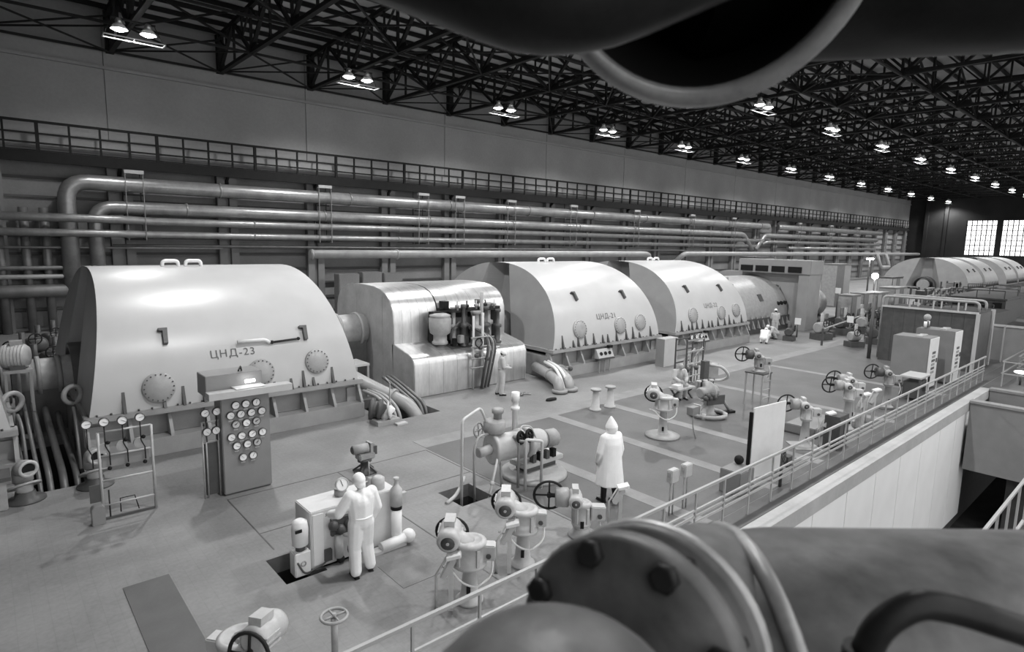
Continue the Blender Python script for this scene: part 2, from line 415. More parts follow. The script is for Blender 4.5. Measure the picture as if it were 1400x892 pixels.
# ---- pipes on the back wall
Yp = 42.3
def pipe(name, label, pts, r, mat, bend=.5, n=12, flanges=(), group='pipes along the back wall', cat='pipe'):
    o = thing(name, label, cat, pts[0], group=group); p0 = Vector(pts[0])
    MB().tube([Vector(p)-p0 for p in pts], r, n, bend, 6).build('pipe_run', mat, o)
    for f in flanges:
        c = Vector(f[0])-p0; d = Vector(f[1]); k = f[2] if len(f) > 2 else 1.3
        MB().cyl(c-d*.05, c+d*.05, r*k, n=n).build('flange', mat, o)
    return o
def couplings(x0, x1, y, z, step): 
    L = []; x = x0
    while x < x1: L.append(((x, y, z), (1, 0, 0), 1.12)); x += step
    return L
pipe('steam_pipe', 'upper of two thick lagged pipes, bending down at the left', [(3.95, Yp, 2.2), (3.95, Yp, 8.42), (86.5, Yp, 8.42), (86.9, Yp+.25, 8.42)], .44, PIPE_M, 1.1, 14, couplings(12, 85, Yp, 8.42, 9))
pipe('steam_pipe', 'second thick lagged pipe with elbow nested below the upper one', [(5.2, Yp, 2.2), (5.2, Yp, 7.08), (79.5, Yp, 7.12), (81.5, Yp-.3, 5.0)], .38, PIPE_M, 1.0, 14, couplings(10, 79, Yp, 7.1, 9))
pipe('water_pipe', 'thin pipe just below the two thick lagged pipes', [(-8, Yp-.5, 6.38), (6.5, Yp-.5, 6.38), (8, Yp-.2, 6.33), (85, Yp-.2, 6.33)], .24, PIPE_M, .4, 10, couplings(14, 85, Yp-.2, 6.33, 11))
pipe('water_pipe', 'lower thin pipe running left to right below the first thin one', [(-8, Yp-.5, 5.56), (6.5, Yp-.5, 5.56), (8, Yp-.2, 5.54), (83, Yp-.2, 5.54)], .22, PIPE_M, .4, 10, couplings(14, 83, Yp-.2, 5.54, 11))
pipe('drain_pipe', 'very thin dark pipe above the pale pipe at eye level', [(6, Yp, 4.86), (70, Yp, 4.86)], .10, PIPE_D, 0, 8)
pipe('steam_pipe', 'far stretch of top pipe beyond the gap near the end window', [(90.1, Yp+.25, 8.42), (90.5, Yp, 8.42), (133, Yp, 8.42)], .42, PIPE_M, .9, 12)
pipe('steam_pipe', 'far pipe with sloping knee, second from the top', [(82.5, Yp-.3, 5.0), (85.5, Yp, 7.1), (131, Yp, 7.1)], .36, PIPE_M, .8, 12)
pipe('water_pipe', 'far thin pipe, third from the top beyond the knee', [(84.5, Yp-.2, 5.9), (86.5, Yp-.2, 6.2), (132, Yp-.2, 6.2)], .24, PIPE_M, .4, 10)
pipe('water_pipe', 'far thin pipe, lowest of the four beyond the knee', [(93, Yp-.2, 5.35), (129, Yp-.2, 5.35)], .24, PIPE_M, .4, 10)
pipe('pale_pipe', 'pale painted pipe at eye level starting behind the first turbine', [(16.5, 39, 4.46), (53.0, 39, 4.52), (54.8, 39.8, 4.3), (55.4, 40.5, 3.2)], .30, PIPE_L, .8, 14, [((16.6, 39, 4.46), (1, 0, 0), 1.15), ((23.0, 38.98, 4.46), (1, 0, 0), 1.25)])
pp = pipe('pale_pipe', 'far pale pipe running at eye level to the end wall', [(60.2, 40.5, 3.2), (60.2, 39, 4.55), (146, 39, 4.55)], .28, PIPE_L, .7, 12)
pipe('expansion_loop', 'hanging open loop of pipe under the far pale pipe', [(121, 38.75, 4.6), (122.5, 38.4, 2.2), (127, 38.4, 2.2), (125.5, 38.75, 4.6)], .3, PIPE_L, .6, 10, cat='pipe')
for k, (z, r, m) in enumerate(((4.74, .07, PIPE_D), (3.61, .12, PIPE_D), (3.13, .13, PIPE_L), (2.34, .36, PIPE_D))):
    pipe('water_pipe', ['hair-thin pipe highest of the four at the left edge', 'thin dull pipe second of the four low at the left', 'thin pale pipe third of the four low at the left', 'thick dull pipe lowest on the back wall at the left'][k], [(-8, Yp, z), (12, Yp, z)], r, m, 0, 10)
for k, x in enumerate((.9, 2.0, 2.9)): pipe('riser_pipe', 'dim vertical riser pipe, %s from the left edge of the picture' % ORD[k], [(x, 42.6, .0), (x, 42.6, 6.9)], .22, PIPE_D, 0, 10, group='riser pipes at the left')
# hangers carrying the pipe rack
hg = thing('pipe_hanger', '', 'pipe hanger', (7.2, Yp, 0), group='pipe hangers under the catwalk')
MB().bx(-.5, .5, -.55, -.35, 9.05, 9.25).build('cross_head', PIPE_L, hg)
for sx in (-.45, .45):
    ubar('rod', (sx, -.5, 5.2), (sx, -.5, 9.1), .04, COLUMN, hg); ubar('rod', (sx, .4, 5.2), (sx, .4, 9.6), .05, DARKSTEEL, hg)
for z in (5.25, 6.6, 7.85): ubar('bearer', (-.5, 0, z), (.5, 0, z), .1, DARKSTEEL, hg)
HX = [7.2, 18.9, 27.2, 30.8, 36.6, 44.8, 55, 66, 76, 96, 108, 120]
for i, x in enumerate(HX):
    o = hg if i == 0 else dup(hg, (x, Yp, 0)); o['label'] = 'pale topped pipe hanger frame below the catwalk, %s from the left' % ORD[i]

# ---- twin lamps hung at the truss feet
def twin_lamp(detail):
    t = thing('twin_lamp', '', 'lamp', (0, 0, 16.0), group='twin ceiling lamps')
    MB().cyl((0, 0, -.12), (0, 0, .2), .06, n=8).bx(-.95, .95, -.06, .06, -.16, -.08).build('hanger', DARKSTEEL, t)
    for sx in (-.62, .62):
        h = MB().lathe([(.10, -.1), (.14, -.14), (.16, -.34), (.10, -.36)], (sx, 0, 0), n=12).build('lamp_housing', STEEL, t)
        MB().lathe([(.12, -.36), (.22, -.42), (.37, -.62), (.39, -.62), (.24, -.40), (.13, -.34)], (sx, 0, 0), n=16, cap=False).build('reflector', WHITE, h)
        MB().sph((sx, 0, -.56), .30, 14, 8, (1, 1, .55)).build('bulb', BULB, h)
    f = MB()
    for y in (-.3, .3): f.bar((-1.3, y, -1.0), (1.3, y, -1.0), .05)
    for x in (-1.3, 0, 1.3): f.bar((x, -.3, -1.0), (x, .3, -1.0), .05)
    f.build('guard_frame', WHITE, t)
    for x in (-1.28, 1.28): ubar('guard_rod', (x, 0, -1), (x*.7, 0, -.12), .03, DARKSTEEL, t)
    return t
tl = twin_lamp(True); first = True
for r, (y, n0, n1) in enumerate(((36.0, 0, 13), (21.8, 0, 12), (7.6, 0, 3))):  # last row, over the floor edge, is unseen and added for light
    for k in range(n0, n1):
        x = 6.6+12*k
        o = tl if first else dup(tl); first = False
        o.location = (x, y, 16.0)
        if r == 0: o['label'] = 'lit twin ceiling lamp, %s from the left in the row nearest the back wall' % ORD[k]
        elif r == 1 and k > 2: o['label'] = 'lit twin ceiling lamp, %s from the left in the upper row over the turbines' % ORD[k-3]
        else: o['label'] = 'lit twin ceiling lamp above the picture edge, %s %s' % (ORD[k], 'over the turbines' if r == 1 else 'added for light over the floor edge')
        ld = bpy.data.lights.new('lamp_light', 'SPOT'); ld.energy = LAMP_POWER; ld.shadow_soft_size = .35; ld.spot_size = math.radians(150); ld.spot_blend = .6
        lo_ = bpy.data.objects.new('lamp_light', ld); COL.objects.link(lo_); reg(lo_, o); lo_.location = (0, 0, -1.05)
# ================================================================ TURBINES
YA = 21.5                                   # turbine axis
ZF, HD, AW, NE = 1.2, 3.42, 4.35, 2.15      # flange height, dome rise, half width, roundness
def dome(t):                                # t 0..pi from the camera side over the crest
    c, s = math.cos(t), math.sin(t)
    return (-math.copysign(abs(c)**(2/NE), c)*AW, ZF+abs(s)**(2/NE)*HD)
def dome_halfwidth(z): 
    q = min(1, max(0, (z-ZF)/HD)); return AW*(1-q**NE)**(1/NE)
def front(z):                               # y of the camera-side skin and its outward normal at height z
    y = -dome_halfwidth(z); e = .03; y2 = -dome_halfwidth(z+e); y1 = -dome_halfwidth(z-e)
    n = Vector((0, -2*e, (y2-y1))).normalized(); return y, n
def lp_casing(name, label, xc, half, slant, detail=True, text=None, fins=(), holes=(), lugs=(), rings=(), seed=1):
    t = thing(name, label, 'turbine', (xc, YA, 0))
    # shell
    N = 40; m = MB(); vs = []; fs = []; prof = [dome(PI*i/N) for i in range(N+1)]
    xs = [-1, -.98, -.5, 0, .5, .98, 1]
    for f in xs:
        for (y, z) in prof:
            h = half-slant*(z-ZF)/HD; vs.append((f*h, y, z))
    k = N+1
    for a in range(len(xs)-1):
        for b in range(N): fs.append((a*k+b, a*k+b+1, (a+1)*k+b+1, (a+1)*k+b))
    m.add(vs, fs, True); shell = m.build('casing_shell', CASING, t)
    # end walls, each with a tapering trough above the shaft
    for sgn in (-1, 1):
        m = MB(); vs = []; fs = []; rows = 26
        for j in range(rows+1):
            z = ZF+HD*(1-(1-j/rows)**1.8)*.9995
            Yh = dome_halfwidth(z); q = (z-ZF)/HD; w = min(1.75-1.05*q, Yh*.98); d = 1.15*(1-.35*q)
            x = half-slant*q
            for (yy, dx) in ((-Yh, .0), (-(Yh+w)/2, .0), (-w, .0), (-w*.45, d), (w*.45, d), (w, .0), ((Yh+w)/2, .0), (Yh, .0)):
                vs.append((sgn*(x-dx), yy, z))
        for j in range(rows):
            for i in range(7): fs.append((j*8+i, j*8+i+1, (j+1)*8+i+1, (j+1)*8+i))
        m.add(vs, fs); e = m.build('end_wall', CASE_D, t)
        m = MB(); m.lathe([(1.02, 0), (1.02, .9), (1.16, .9), (1.16, 0)], (sgn*(half-.95), 0, 1.25), (sgn, 0, 0), 28, cap=False); m.build('bearing_arch', MACH_D, t)
        m = MB(); m.cyl((sgn*(half-.9), 0, 1.45), (sgn*(half+.15), 0, 1.45), .62, n=20); m.build('bearing_cap', MACH, t)
    # foundation frame
    H = half+.12
    for s in (-1, 1):
        m = MB(); m.bx(-H, H, s*(AW+.12), s*(AW-.30), 1.06, 1.2); m.build('flange', BASEP, t, .01)
        m = MB(); m.bx(-H, H, s*(AW+.18), s*(AW-.25), 0, .46); m.build('sill_beam', BASEP, t, .01)
        m = MB(); m.bx(-H+.1, H-.1, s*(AW-.28), s*(AW-.40), .46, 1.06); m.build('web_plate', BASEP, t)
        nr = 8
        for i in range(nr+1):
            x = -H+.06+i*(2*H-.12)/nr
            MB().prism([(0, 0), (-.42, 0), (-.40, .07), (-.12, .60), (0, .60)], (x-.04, s*(AW-.26), .46), (0, -s, 0) if s > 0 else (0, 1, 0), (0, 0, 1), (.08, 0, 0)).build('rib', BASEP, t) if s < 0 else MB().bx(x-.04, x+.04, AW-.26, AW+.1, .46, 1.06).build('rib', BASEP, t)
    for s in (-1, 1):
        MB().bx(s*H, s*(H-.4), -AW+.2, AW-.2, 0, .9).build('end_sill', BASEP, t); MB().bx(s*(H-.05), s*(H-.6), -AW+.2, AW-.2, 1.06, 1.2).build('flange', BASEP, t)
    m = MB(); n = int(2*half/.28)
    for i in range(n):
        x = -half+.15+i*(2*half-.3)/(n-1); m.cyl((x, -AW-.03, 1.2), (x, -AW-.03, 1.245), .024, n=6)
    tag(m.build('bolt_row', MACH_D, t), kind='stuff')
    if not detail: return t
    for (x, h) in fins:                      # small upright stiffening fins along the joint
        MB().prism([(-.13, 0), (.02, 0), (.10, h), (.04, h)], (x-.035, -AW, 1.2), (0, 1, 0), (0, 0, 1), (.07, 0, 0)).build('fin', MACH_D, t)
    for (x, z, r) in holes:
        y, nn = front(z); c = Vector((x, y, z))
        cv = MB().lathe([(r, -.03), (r, .05), (r*.97, .07), (.001, .075)], c, nn, 32).build('manhole_cover', COVERP, t)
        m = MB(); u, v, d = basis(nn)
        for i in range(18):
            a = 2*PI*i/18; p = c+(u*math.cos(a)+v*math.sin(a))*r*.88+d*.06; m.cyl(p, p+d*.025, .02, n=6)
        tag(m.build('bolt_ring', MACH_D, cv), kind='stuff')
    for (x, z) in lugs:
        y, nn = front(z); u = Vector((1, 0, 0)); v = nn.cross(u).normalized()*-1; c = Vector((x, y, z))
        m = MB(); m.prism([(-.05, -.24), (.05, -.24), (.07, .0), (.09, .20), (-.13, .20), (-.13, .14), (-.03, .12)], c-nn*.02, u, v if v.z > 0 else -v, nn*.14); m.build('lug', MACH_D, t)
    for x in rings:
        m = MB(); m.torus((x, -.1, ZF+HD+.02), (0, 1, 0), .17, .055, 16, 6, 0, PI) if False else m.tube([(x-.22, -.4, ZF+HD-.06), (x-.22, -.4, ZF+HD+.16), (x+.22, -.4, ZF+HD+.16), (x+.22, -.4, ZF+HD-.06)], .055, 8, .12); m.build('lifting_ring', WHITE, t)
    if text:
        s, x0, z0, size = text
        cu = bpy.data.curves.new('stencil', 'FONT'); cu.body = s; cu.size = size; cu.space_character = 1.15
        to = bpy.data.objects.new('stencil', cu); COL.objects.link(to)
        dg = bpy.context.evaluated_depsgraph_get(); me = bpy.data.meshes.new_from_object(to.evaluated_get(dg)); bpy.data.objects.remove(to)
        bm = bmesh.new(); bm.from_mesh(me); bmesh.ops.subdivide_edges(bm, edges=[e for e in bm.edges if e.calc_length() > .06], cuts=2); bm.to_mesh(me); bm.free()
        for vtx in me.vertices:
            z = z0+vtx.co.y*.9; y, nn = front(z); p = Vector((x0+vtx.co.x, y, z))+nn*.012; vtx.co = p
        me.materials.clear(); me.materials.append(PRINT)
        o = link('stencilled_lettering', me, None, t)
    return t
def fx(px_list, xc): return px_list
lp1 = lp_casing('turbine_casing', 'nearest pale low-pressure turbine casing with stencilled lettering on its side', 5.2, 3.5, .62, text=('ЦНД-23', -.72, 2.30, .30),
    fins=[(-2.78, .52), (-1.9, .3), (-1.45, .5), (-.95, .55), (-.45, .3), (.9, .32), (1.38, .36), (1.75, .5), (2.05, .3), (2.65, .5)],
    holes=[(-2.0, 1.72, .38), (.55, 1.78, .37), (2.2, 1.9, .36)], lugs=[(-1.72, 2.95), (1.95, 2.75)], rings=[-.75, -.1])
m = MB(); y, nn = front(2.62)
m.tube([(.0, y-.12, 2.68), (.75, y-.12, 2.68), (.88, y-.1, 2.58)], .05, 8, .1); m.build('white_hose', WHITE, lp1)
m = MB(); m.tube([(.9, y-.1, 2.58), (1.75, y-.1, 2.62)], .03, 8).sph((.95, y-.1, 2.585), .055).sph((1.72, y-.1, 2.62), .05); m.build('dip_rod', DARKSTEEL, lp1)
finx = [(-3.1, .55), (-2.45, .35), (-2.15, .5), (-1.7, .5), (-1.15, .5), (-.55, .42), (-.2, .42), (.4, .5), (1.1, .5), (1.6, .55), (2.1, .32), (2.95, .5)]
lp2 = lp_casing('turbine_casing', 'pale low-pressure turbine casing just right of the silver cylinder', 21.05, 3.65, .7, text=('ЦНД-21', -.8, 2.25, .34), fins=finx,
    holes=[(-2.0, 1.92, .40), (.7, 1.88, .38), (2.2, 1.92, .38)], lugs=[(-1.7, 3.25), (1.55, 3.2)], rings=[-.6, .0])
lp3 = lp_casing('turbine_casing', 'pale low-pressure turbine casing third in line, before the generator', 29.75, 3.65, .7, text=('ЦНД-22', -.8, 2.25, .34), fins=finx,
    holes=[(-2.0, 1.95, .40), (.8, 1.9, .38), (2.4, 1.95, .38)], lugs=[(-1.8, 3.25), (1.5, 3.2)], rings=[-.6, .0])
lp0 = lp_casing('turbine_casing', 'pale casing cut off by the left picture edge', -3.25, 3.5, .62, fins=[(2.6, .5), (3.1, .4)])
fl = lp_casing('turbine_casing', 'far turbine casing with trough over shaft arch, before the end window', 87.0, 3.6, .6, fins=[(x*.55, .6) for x in range(-6, 7)], lugs=[(-1.2, 3.2), (1.4, 3.2)])
for i, (x, s) in enumerate(((95.2, 'far turbine casing second in the distant row'), (107.0, 'far turbine casing third in the distant row'), (115.2, 'farthest turbine casing at the right picture edge'))):
    dup(fl, (x, YA, 0), label=s)

# ---- shaft covers between the casings
def sleeve(label, x0, x1, z, r):
    t = thing('shaft_cover', label, 'shaft cover', (x0, YA, 0)); L = x1-x0
    MB().cyl((0, 0, z), (L, 0, z), r, n=24).build('barrel', MACH, t)
    for x in (.12*L, .5*L, .88*L): MB().lathe([(r, -.05), (r+.07, -.05), (r+.07, .05), (r, .05)], (x, 0, z), (1, 0, 0), 24, cap=False).build('band', BASEP, t)
    MB().bx(0.05, L-.05, -r*.8, r*.8, -.0, z-r*.5).build('pedestal', MACH_D, t)
    return t
sleeve('grey banded shaft cover left of the nearest casing', .42, 1.62, 1.5, .52)
sleeve('short pale shaft cover between nearest casing and silver cylinder', 8.9, 11.1, 2.05, .62)
sleeve('shaft cover between the second and third casings', 24.9, 25.95, 1.5, .6)

# ---- silver clad cylinder
sc = thing('silver_cylinder', 'aluminium clad high-pressure cylinder with stepped hood and valve gear', 'turbine', (11.2, YA, 0))
L = 5.3
def hood_upper(inset=0):                     # y,z outline of upper hood
    a = 2.28-inset; P = [(-a, 1.7)]
    for i in range(15):
        t = PI*i/14; c, s = math.cos(t), math.sin(t); P.append((-math.copysign(abs(c)**.62, c)*a, 2.45+abs(s)**.75*(1.36-inset)))
    P.append((a, 1.7)); return P
def hood_lower(inset=0):
    f = -3.68+inset; return [(f, .02), (f, 1.18), (f+.05, 1.34), (f+.17, 1.46), (f+.36, 1.53), (-2.2, 1.76-inset)]
def sheet(prof, x0, x1, th=.03):
    m = MB(); n = len(prof); vs = []; fs = []
    for x in (x0, x1):
        for (y, z) in prof: vs.append((x, y, z))
    for i in range(n-1): fs.append((i, i+1, n+i+1, n+i))
    m.add(vs, fs, True); return m
inner = MB(); n = len(hood_upper(.06)); 
for P in (hood_upper(.05), hood_lower(.05)+[(-2.2, .02)]): inner.prism(P+([(2.2, .02), (-2.2, .02)] if P[0][1] > 1 else []), (.06, 0, 0), (0, 1, 0), (0, 0, 1), (L-.12, 0, 0))
inner.build('core', MACH_D, sc)
xs = [0, .36, .74, 1.12, 1.5, 1.9]
for i in range(len(xs)-1): sheet(hood_upper(), xs[i]+.004, xs[i+1]-.004).build('cladding_sheet', SILVER, sc)
xs = [1.96, 2.5, 3.05, 3.6, 4.15, 4.7, 5.3]
for i in range(len(xs)-1):
    P = hood_upper(.0)
    if xs[i] < 4.6: P = [p for p in P if not (p[0] < -1.5 and p[1] < 2.85)] if xs[i] < 3.7 else P
    sheet(P, xs[i]+.004, xs[i+1]-.004).build('cladding_sheet', SILVER, sc)
xs = [0, .62, 1.24, 1.86, 2.1]
for a, b in ((0, .62), (.62, 1.24), (1.24, 1.86), (1.86, 2.75), (2.75, 3.4), (3.4, 4.0), (4.0, 4.65), (4.65, 5.3)):
    P = hood_lower()
    if 1.8 < a < 3.9: P = P[:5]
    sheet(P, a+.004, b-.004).build('cladding_sheet', SILVER, sc)
up_ = hood_upper()+[(2.28, .02), (-2.28, .02)]
for k, (y0, y1) in enumerate(((-2.28, -1.5), (-1.5, .55), (.55, 2.28))):   # end panels
    def clip(P, y0, y1):
        bm = [(max(y0, min(y1, y)), z) for y, z in P]; return bm
    Q = [p for p in hood_upper() if y0 <= p[0] <= y1]
    def zt(y):
        U = hood_upper()
        for i in range(len(U)-1):
            if U[i][0] <= y <= U[i+1][0] and U[i+1][0] > U[i][0]: return U[i][1]+(U[i+1][1]-U[i][1])*(y-U[i][0])/(U[i+1][0]-U[i][0])
        return 1.7
    poly = [(y0+.01, .02), (y0+.01, zt(y0+.01))]+[q for q in Q if y0+.02 < q[0] < y1-.02]+[(y1-.01, zt(y1-.01)), (y1-.01, .02)]
    for x, w in ((0, -.03), (L, .03)): MB().prism(poly, (x, 0, 0), (0, 1, 0), (0, 0, 1), (w, 0, 0)).build('end_panel', SILVER_D, sc)
for x, w in ((0, -.03), (L, .03)): MB().prism(hood_lower()+[(-2.3, .02)], (x, 0, 0), (0, 1, 0), (0, 0, 1), (w, 0, 0)).build('end_panel', SILVER_D, sc)
# edging strips and the dark inspection opening
MB().tube([(0, y, z) for y, z in hood_upper()], .02, 6).build('edging', STEEL, sc)
MB().tube([(0, y, z) for y, z in hood_lower()], .02, 6).build('edging', STEEL, sc)
MB().bx(3.55, 3.95, -1.78, -1.36, 3.36, 3.52).build('inspection_opening', BLACK, sc)
MB().box((3.75, -1.50, 3.55), (.36, .40, .03), rx=.62).build('inspection_opening', BLACK, sc)
MB().bx(2.05, 2.3, -2.5, -2.2, 2.9, 3.25).bx(1.9, 2.1, -2.5, -2.2, 2.75, 2.98).build('vent_box', BLACK, sc)
MB().bx(1.95, 4.4, -2.45, -2.1, 1.72, 2.0).build('recess', BLACK, sc)
# valve gear standing on the step
vg = thing('valve_gear', 'dark cluster of valve gear with spindles on the silver cylinder', 'valve gear', (12.5, 18.55, 1.45))
MB().lathe([(.30, .0), (.30, .1), (.26, .12), (.26, .34), (.38, .42), (.42, .62), (.42, .98), (.38, 1.02), (.40, 1.04), (.40, 1.1), (.22, 1.16)], (.35, .1, .25), n=20).build('servo_drum', MACH, vg)
MB().lathe([(.2, 0), (.24, .05), (.24, .3), (.1, .32)], (.35, .1, -.0), n=14).build('servo_base', MACH_D, vg)
for i, (x, h, r) in enumerate(((1.0, 1.5, .12), (1.25, 1.62, .1), (1.55, 1.55, .14), (1.85, 1.35, .2), (2.15, 1.75, .10), (2.3, 1.5, .16), (2.7, 1.6, .15), (2.95, 1.35, .12))):
    MB().lathe([(r*1.5, 0), (r*1.5, .06), (r, .08), (r, h*.45), (r*1.4, h*.46), (r*1.4, h*.55), (r*.7, h*.57), (r*.7, h*.9), (r*1.1, h*.92), (r*1.1, h)], (x, .15*(-1)**i, .1), n=12).build('valve_spindle', MACH_D if i % 3 else MACH, vg)
MB().bx(.75, 3.1, -.12, .12, 1.42, 1.56).build('lever_beam', DARKSTEEL, vg)
MB().bx(.8, 2.2, .1, .5, .35, 1.2).build('control_box', MACH_D, vg)
MB().cyl((2.05, -.25, .6), (2.05, -.25, 2.15), .075, n=10).build('tall_pipe', MACH, vg)
for (x, y, z0, z1, r) in ((1.18, -.88, -1.43, 1.35, .045), (1.62, -.88, -1.43, 1.45, .05)):
    MB().cyl((x, y, z0), (x, y, z1), r, n=8).build('riser', MACH_L, vg)
for z in (.55, .2, -.25, -.6): MB().tube([(1.0, -.98, z), (1.9, -.98, z), (1.95, -1.05, z-.25)], .03, 6, .1).build('oil_line', MACH, vg)
for k in range(5): MB().tube([(1.5+.1*k, -.4, .85-.05*k), (1.75+.11*k, -.9, .6-.05*k), (1.8+.09*k, -1.02, .1), (1.45+.08*k, -1.05, -1.4)], .035 if k % 2 else .05, 8, .3).build('oil_line', MACH if k % 2 else MACH_D, vg)
MB().sph((1.3, -.95, -.15), .10).sph((1.45, -.98, .15), .09).sph((1.75, -1.0, -.3), .10).build('gauge_cluster', MACH_D, vg)
MB().torus((1.35, -1.0, .35), (0, 1, 0), .16, .025, 18, 6).build('handwheel', DARKSTEEL, vg)

rv = random.Random(11)
for k in range(14):
    x = rv.uniform(.75, 3.3); z = rv.uniform(.1, .7); h = rv.uniform(.4, .9); y = rv.uniform(-.3, .2)
    if k % 2: MB().tube([(x, y, z), (x+.02, y, z+h*.6), (x+rv.uniform(-.3, .3), y-.12, z+h)], rv.uniform(.025, .05), 8, .1).build('oil_line', rv.choice([MACH_D, MACH, DARKSTEEL]), vg)
    else: MB().bx(x-.1, x+.1, y-.1, y+.1, z, z+.3).build('relay_box', rv.choice([MACH_D, DARKSTEEL, MACH]), vg, .02)
for k in range(5): MB().lathe([(.05, 0), (.05, .1), (.09, .11), (.09, .2), (.03, .21), (.03, .34)], (1.0+.45*k, -.1, 1.5), n=10).build('spindle_cap', DARKSTEEL if k % 2 else MACH, vg)
MB().bx(.1, 3.3, .2, .5, .3, 1.45).build('black_recess', BLACK, vg)  # solid box, the dark of the recess put into its black colour
# ---- generator end: half drum, portal, exciter
gn = thing('generator', 'lower half-drum generator casing right of the third low-pressure casing', 'generator', (38.8, YA, 0))
N = 24; m = MB(); vs = []; fs = []
for x in (-4.3, 3.0):
    for i in range(N+1):
        t = PI*i/N; vs.append((x, -math.cos(t)*2.9, .95+math.sin(t)**.9*2.55 if 0 < i < N else .95))
for i in range(N): fs.append((i, i+1, N+2+i, N+1+i))
m.add(vs, fs, True).build('drum', MACH, gn)
for x in (-4.3, 3.0): MB().lathe([(.01, 0), (2.6, 0)], (x, 0, .95), (1, 0, 0), 40).build('end_plate', CASE_D, gn)
MB().bx(-4.4, 3.1, -3.05, 3.05, 0, .95).build('bedplate', MACH_D, gn)
for i in range(11): MB().prism([(0, 0), (-.3, 0), (0, .75)], (-4.2+.68*i, -2.95, .35), (0, 1, 0), (0, 0, 1), (.09, 0, 0)).build('rib', MACH, gn)
MB().bx(-4.6, -3.4, -1.9, 2.0, 1.0, 3.6).build('terminal_box', MACH, gn)
for x, z in ((-2.9, 2.9), (-.4, 2.2)): MB().box((x, -math.sqrt(max(0, 1-((z-.95)/2.55)**2))*2.9-.02, z), (.5, .12, .5), rx=-.5).build('hatch', MACH_D, gn)
for x in (1.75, 2.2, 2.7): MB().cyl((x, -2.9, 1.75), (x, -2.66, 1.8), .12, n=12).build('port', BLACK, gn)
pt = thing('portal_housing', 'grey portal housing with dark windows over the generator end', 'housing', (42.2, YA, 0))
MB().bx(-.9, .9, -4.4, -3.7, 0, 4.0).build('leg', CASE_D, pt); MB().bx(-.9, .9, 3.2, 3.7, 0, 3.6).build('leg', CASE_D, pt)
MB().bx(-1.0, 1.0, -4.5, .6, 3.75, 4.68).build('cross_box', CASE_D, pt, .03)
MB().prism([(-3.7, 0), (-3.7, 3.75), (2.0, 3.75), (3.7, 3.2), (3.7, 0), (2.95, 0), (2.95, 1.6), (2.2, 2.9), (0, 3.55), (-2.2, 2.9), (-2.95, 1.6), (-2.95, 0)], (-.4, 0, 0), (0, 1, 0), (0, 0, 1), (.6, 0, 0)).build('arch_plate', CASE_D, pt)
for y in (-3.9, -2.75, -1.6, -.5): MB().bx(-1.05, -.98, y, y+.9, 3.85, 4.25).build('window', BLACK, pt)
ex = thing('exciter', 'grey exciter housing with box and round drum beyond the portal', 'exciter', (45.2, YA, 0))
MB().bx(-1.4, 0.2, -3.5, -1.3, .3, 3.5).build('box', CASE_D, ex, .03); MB().bx(-1.5, 3.8, -3.6, 2.0, 0, .4).build('bedplate', MACH_D, ex)
MB().lathe([(1.5, 0), (1.5, 1.4), (1.2, 2.0), (.9, 2.2)], (.2, -1.6, 1.55), (1, 0, 0), 24).build('drum', MACH_L, ex)
MB().lathe([(1.1, 0), (1.1, 1.2), (.95, 1.3)], (2.6, -1.6, 1.3), (1, 0, 0), 20).build('slip_ring_cover', MACH, ex)
for y in (-2.9, -2.2): MB().bx(-1.46, -1.38, y, y+.35, 2.5, 3.0).build('vent', BLACK, ex)
MB().bx(-.6, -.2, -3.56, -3.48, 2.3, 2.9).build('vent', BLACK, ex)
# ================================================================ EQUIPMENT ON THE FLOOR
def wheel(m, c, axis, R, r=.022, spokes=4, n=24):
    m.torus(c, axis, R, r, n, 6); x, y, d = basis(axis); c = Vector(c)
    for i in range(spokes):
        a = PI*2*i/spokes; m.cyl(c, c+(x*math.cos(a)+y*math.sin(a))*R, r*.7, n=6)
    m.cyl(c-d*.04, c+d*.04, R*.16, n=10); return m
def dial(parent, c, axis, r, empty=False, mat=MACH_D):
    d = Vector(axis).normalized(); c = Vector(c)
    g = MB().lathe([(r*.8, -.05), (r, -.04), (r, .02), (r*.86, .025), (r*.86, .01)], c, d, 16, cap=False).build('gauge', mat, parent)
    MB().lathe([(r*.87, 0), (r*.87, .014)], c, d, 16).build('dial_face', GLASSF if not empty else MACH_L, g)
    x, y, _ = basis(d); a = random.uniform(-.9, 2.5); u = x*math.cos(a)+y*math.sin(a); k = c+d*.018
    MB().bar(k-u*r*.25, k+u*r*.7, r*.1, .004).build('needle', BLACK, g)
    if empty: MB().bar(k-x*r*.4, k+x*r*.2+y*r*.3, r*.5, .006).build('mechanism', MACH_D, g)
    return g

# ---- main gauge board
gb = thing('gauge_board', 'tall grey gauge board covered with round white dials and a shelf', 'gauge board', (4.1, 13.35, 0))
bx0, bx1 = -.49, .52
MB().bx(bx0, bx1, 0, .5, .03, 2.2).build('cabinet', CABG, gb, .015)
MB().bx(bx0+.03, bx1-.03, .03, .47, 0, .03).build('plinth', MACH_D, gb)
MB().prism([(0, 2.2), (-.28, 2.22), (-.28, 2.36), (0, 2.36)], (-.78, 0, 0), (0, 1, 0), (0, 0, 1), (1.72, 0, 0)).build('shelf', CABL, gb)
MB().bx(-.74, .42, .1, .75, 2.2, 2.66).build('light_box', CABG, gb, .01)
MB().box((.08, -.05, 2.375), (.62, .3, .012), rz=.05).build('paper', WHITE, gb)
MB().tube([(.05, .3, 2.66), (0, .2, 2.78), (-.12, -.05, 2.74)], .018, 6).build('lamp_arm', DARKSTEEL, gb)
MB().cyl((.0, -.08, 2.50), (.2, -.08, 2.50), .035, n=10).build('lamp_tube', M('bench_lamp_glow', .9, .4, emit=6), gb)
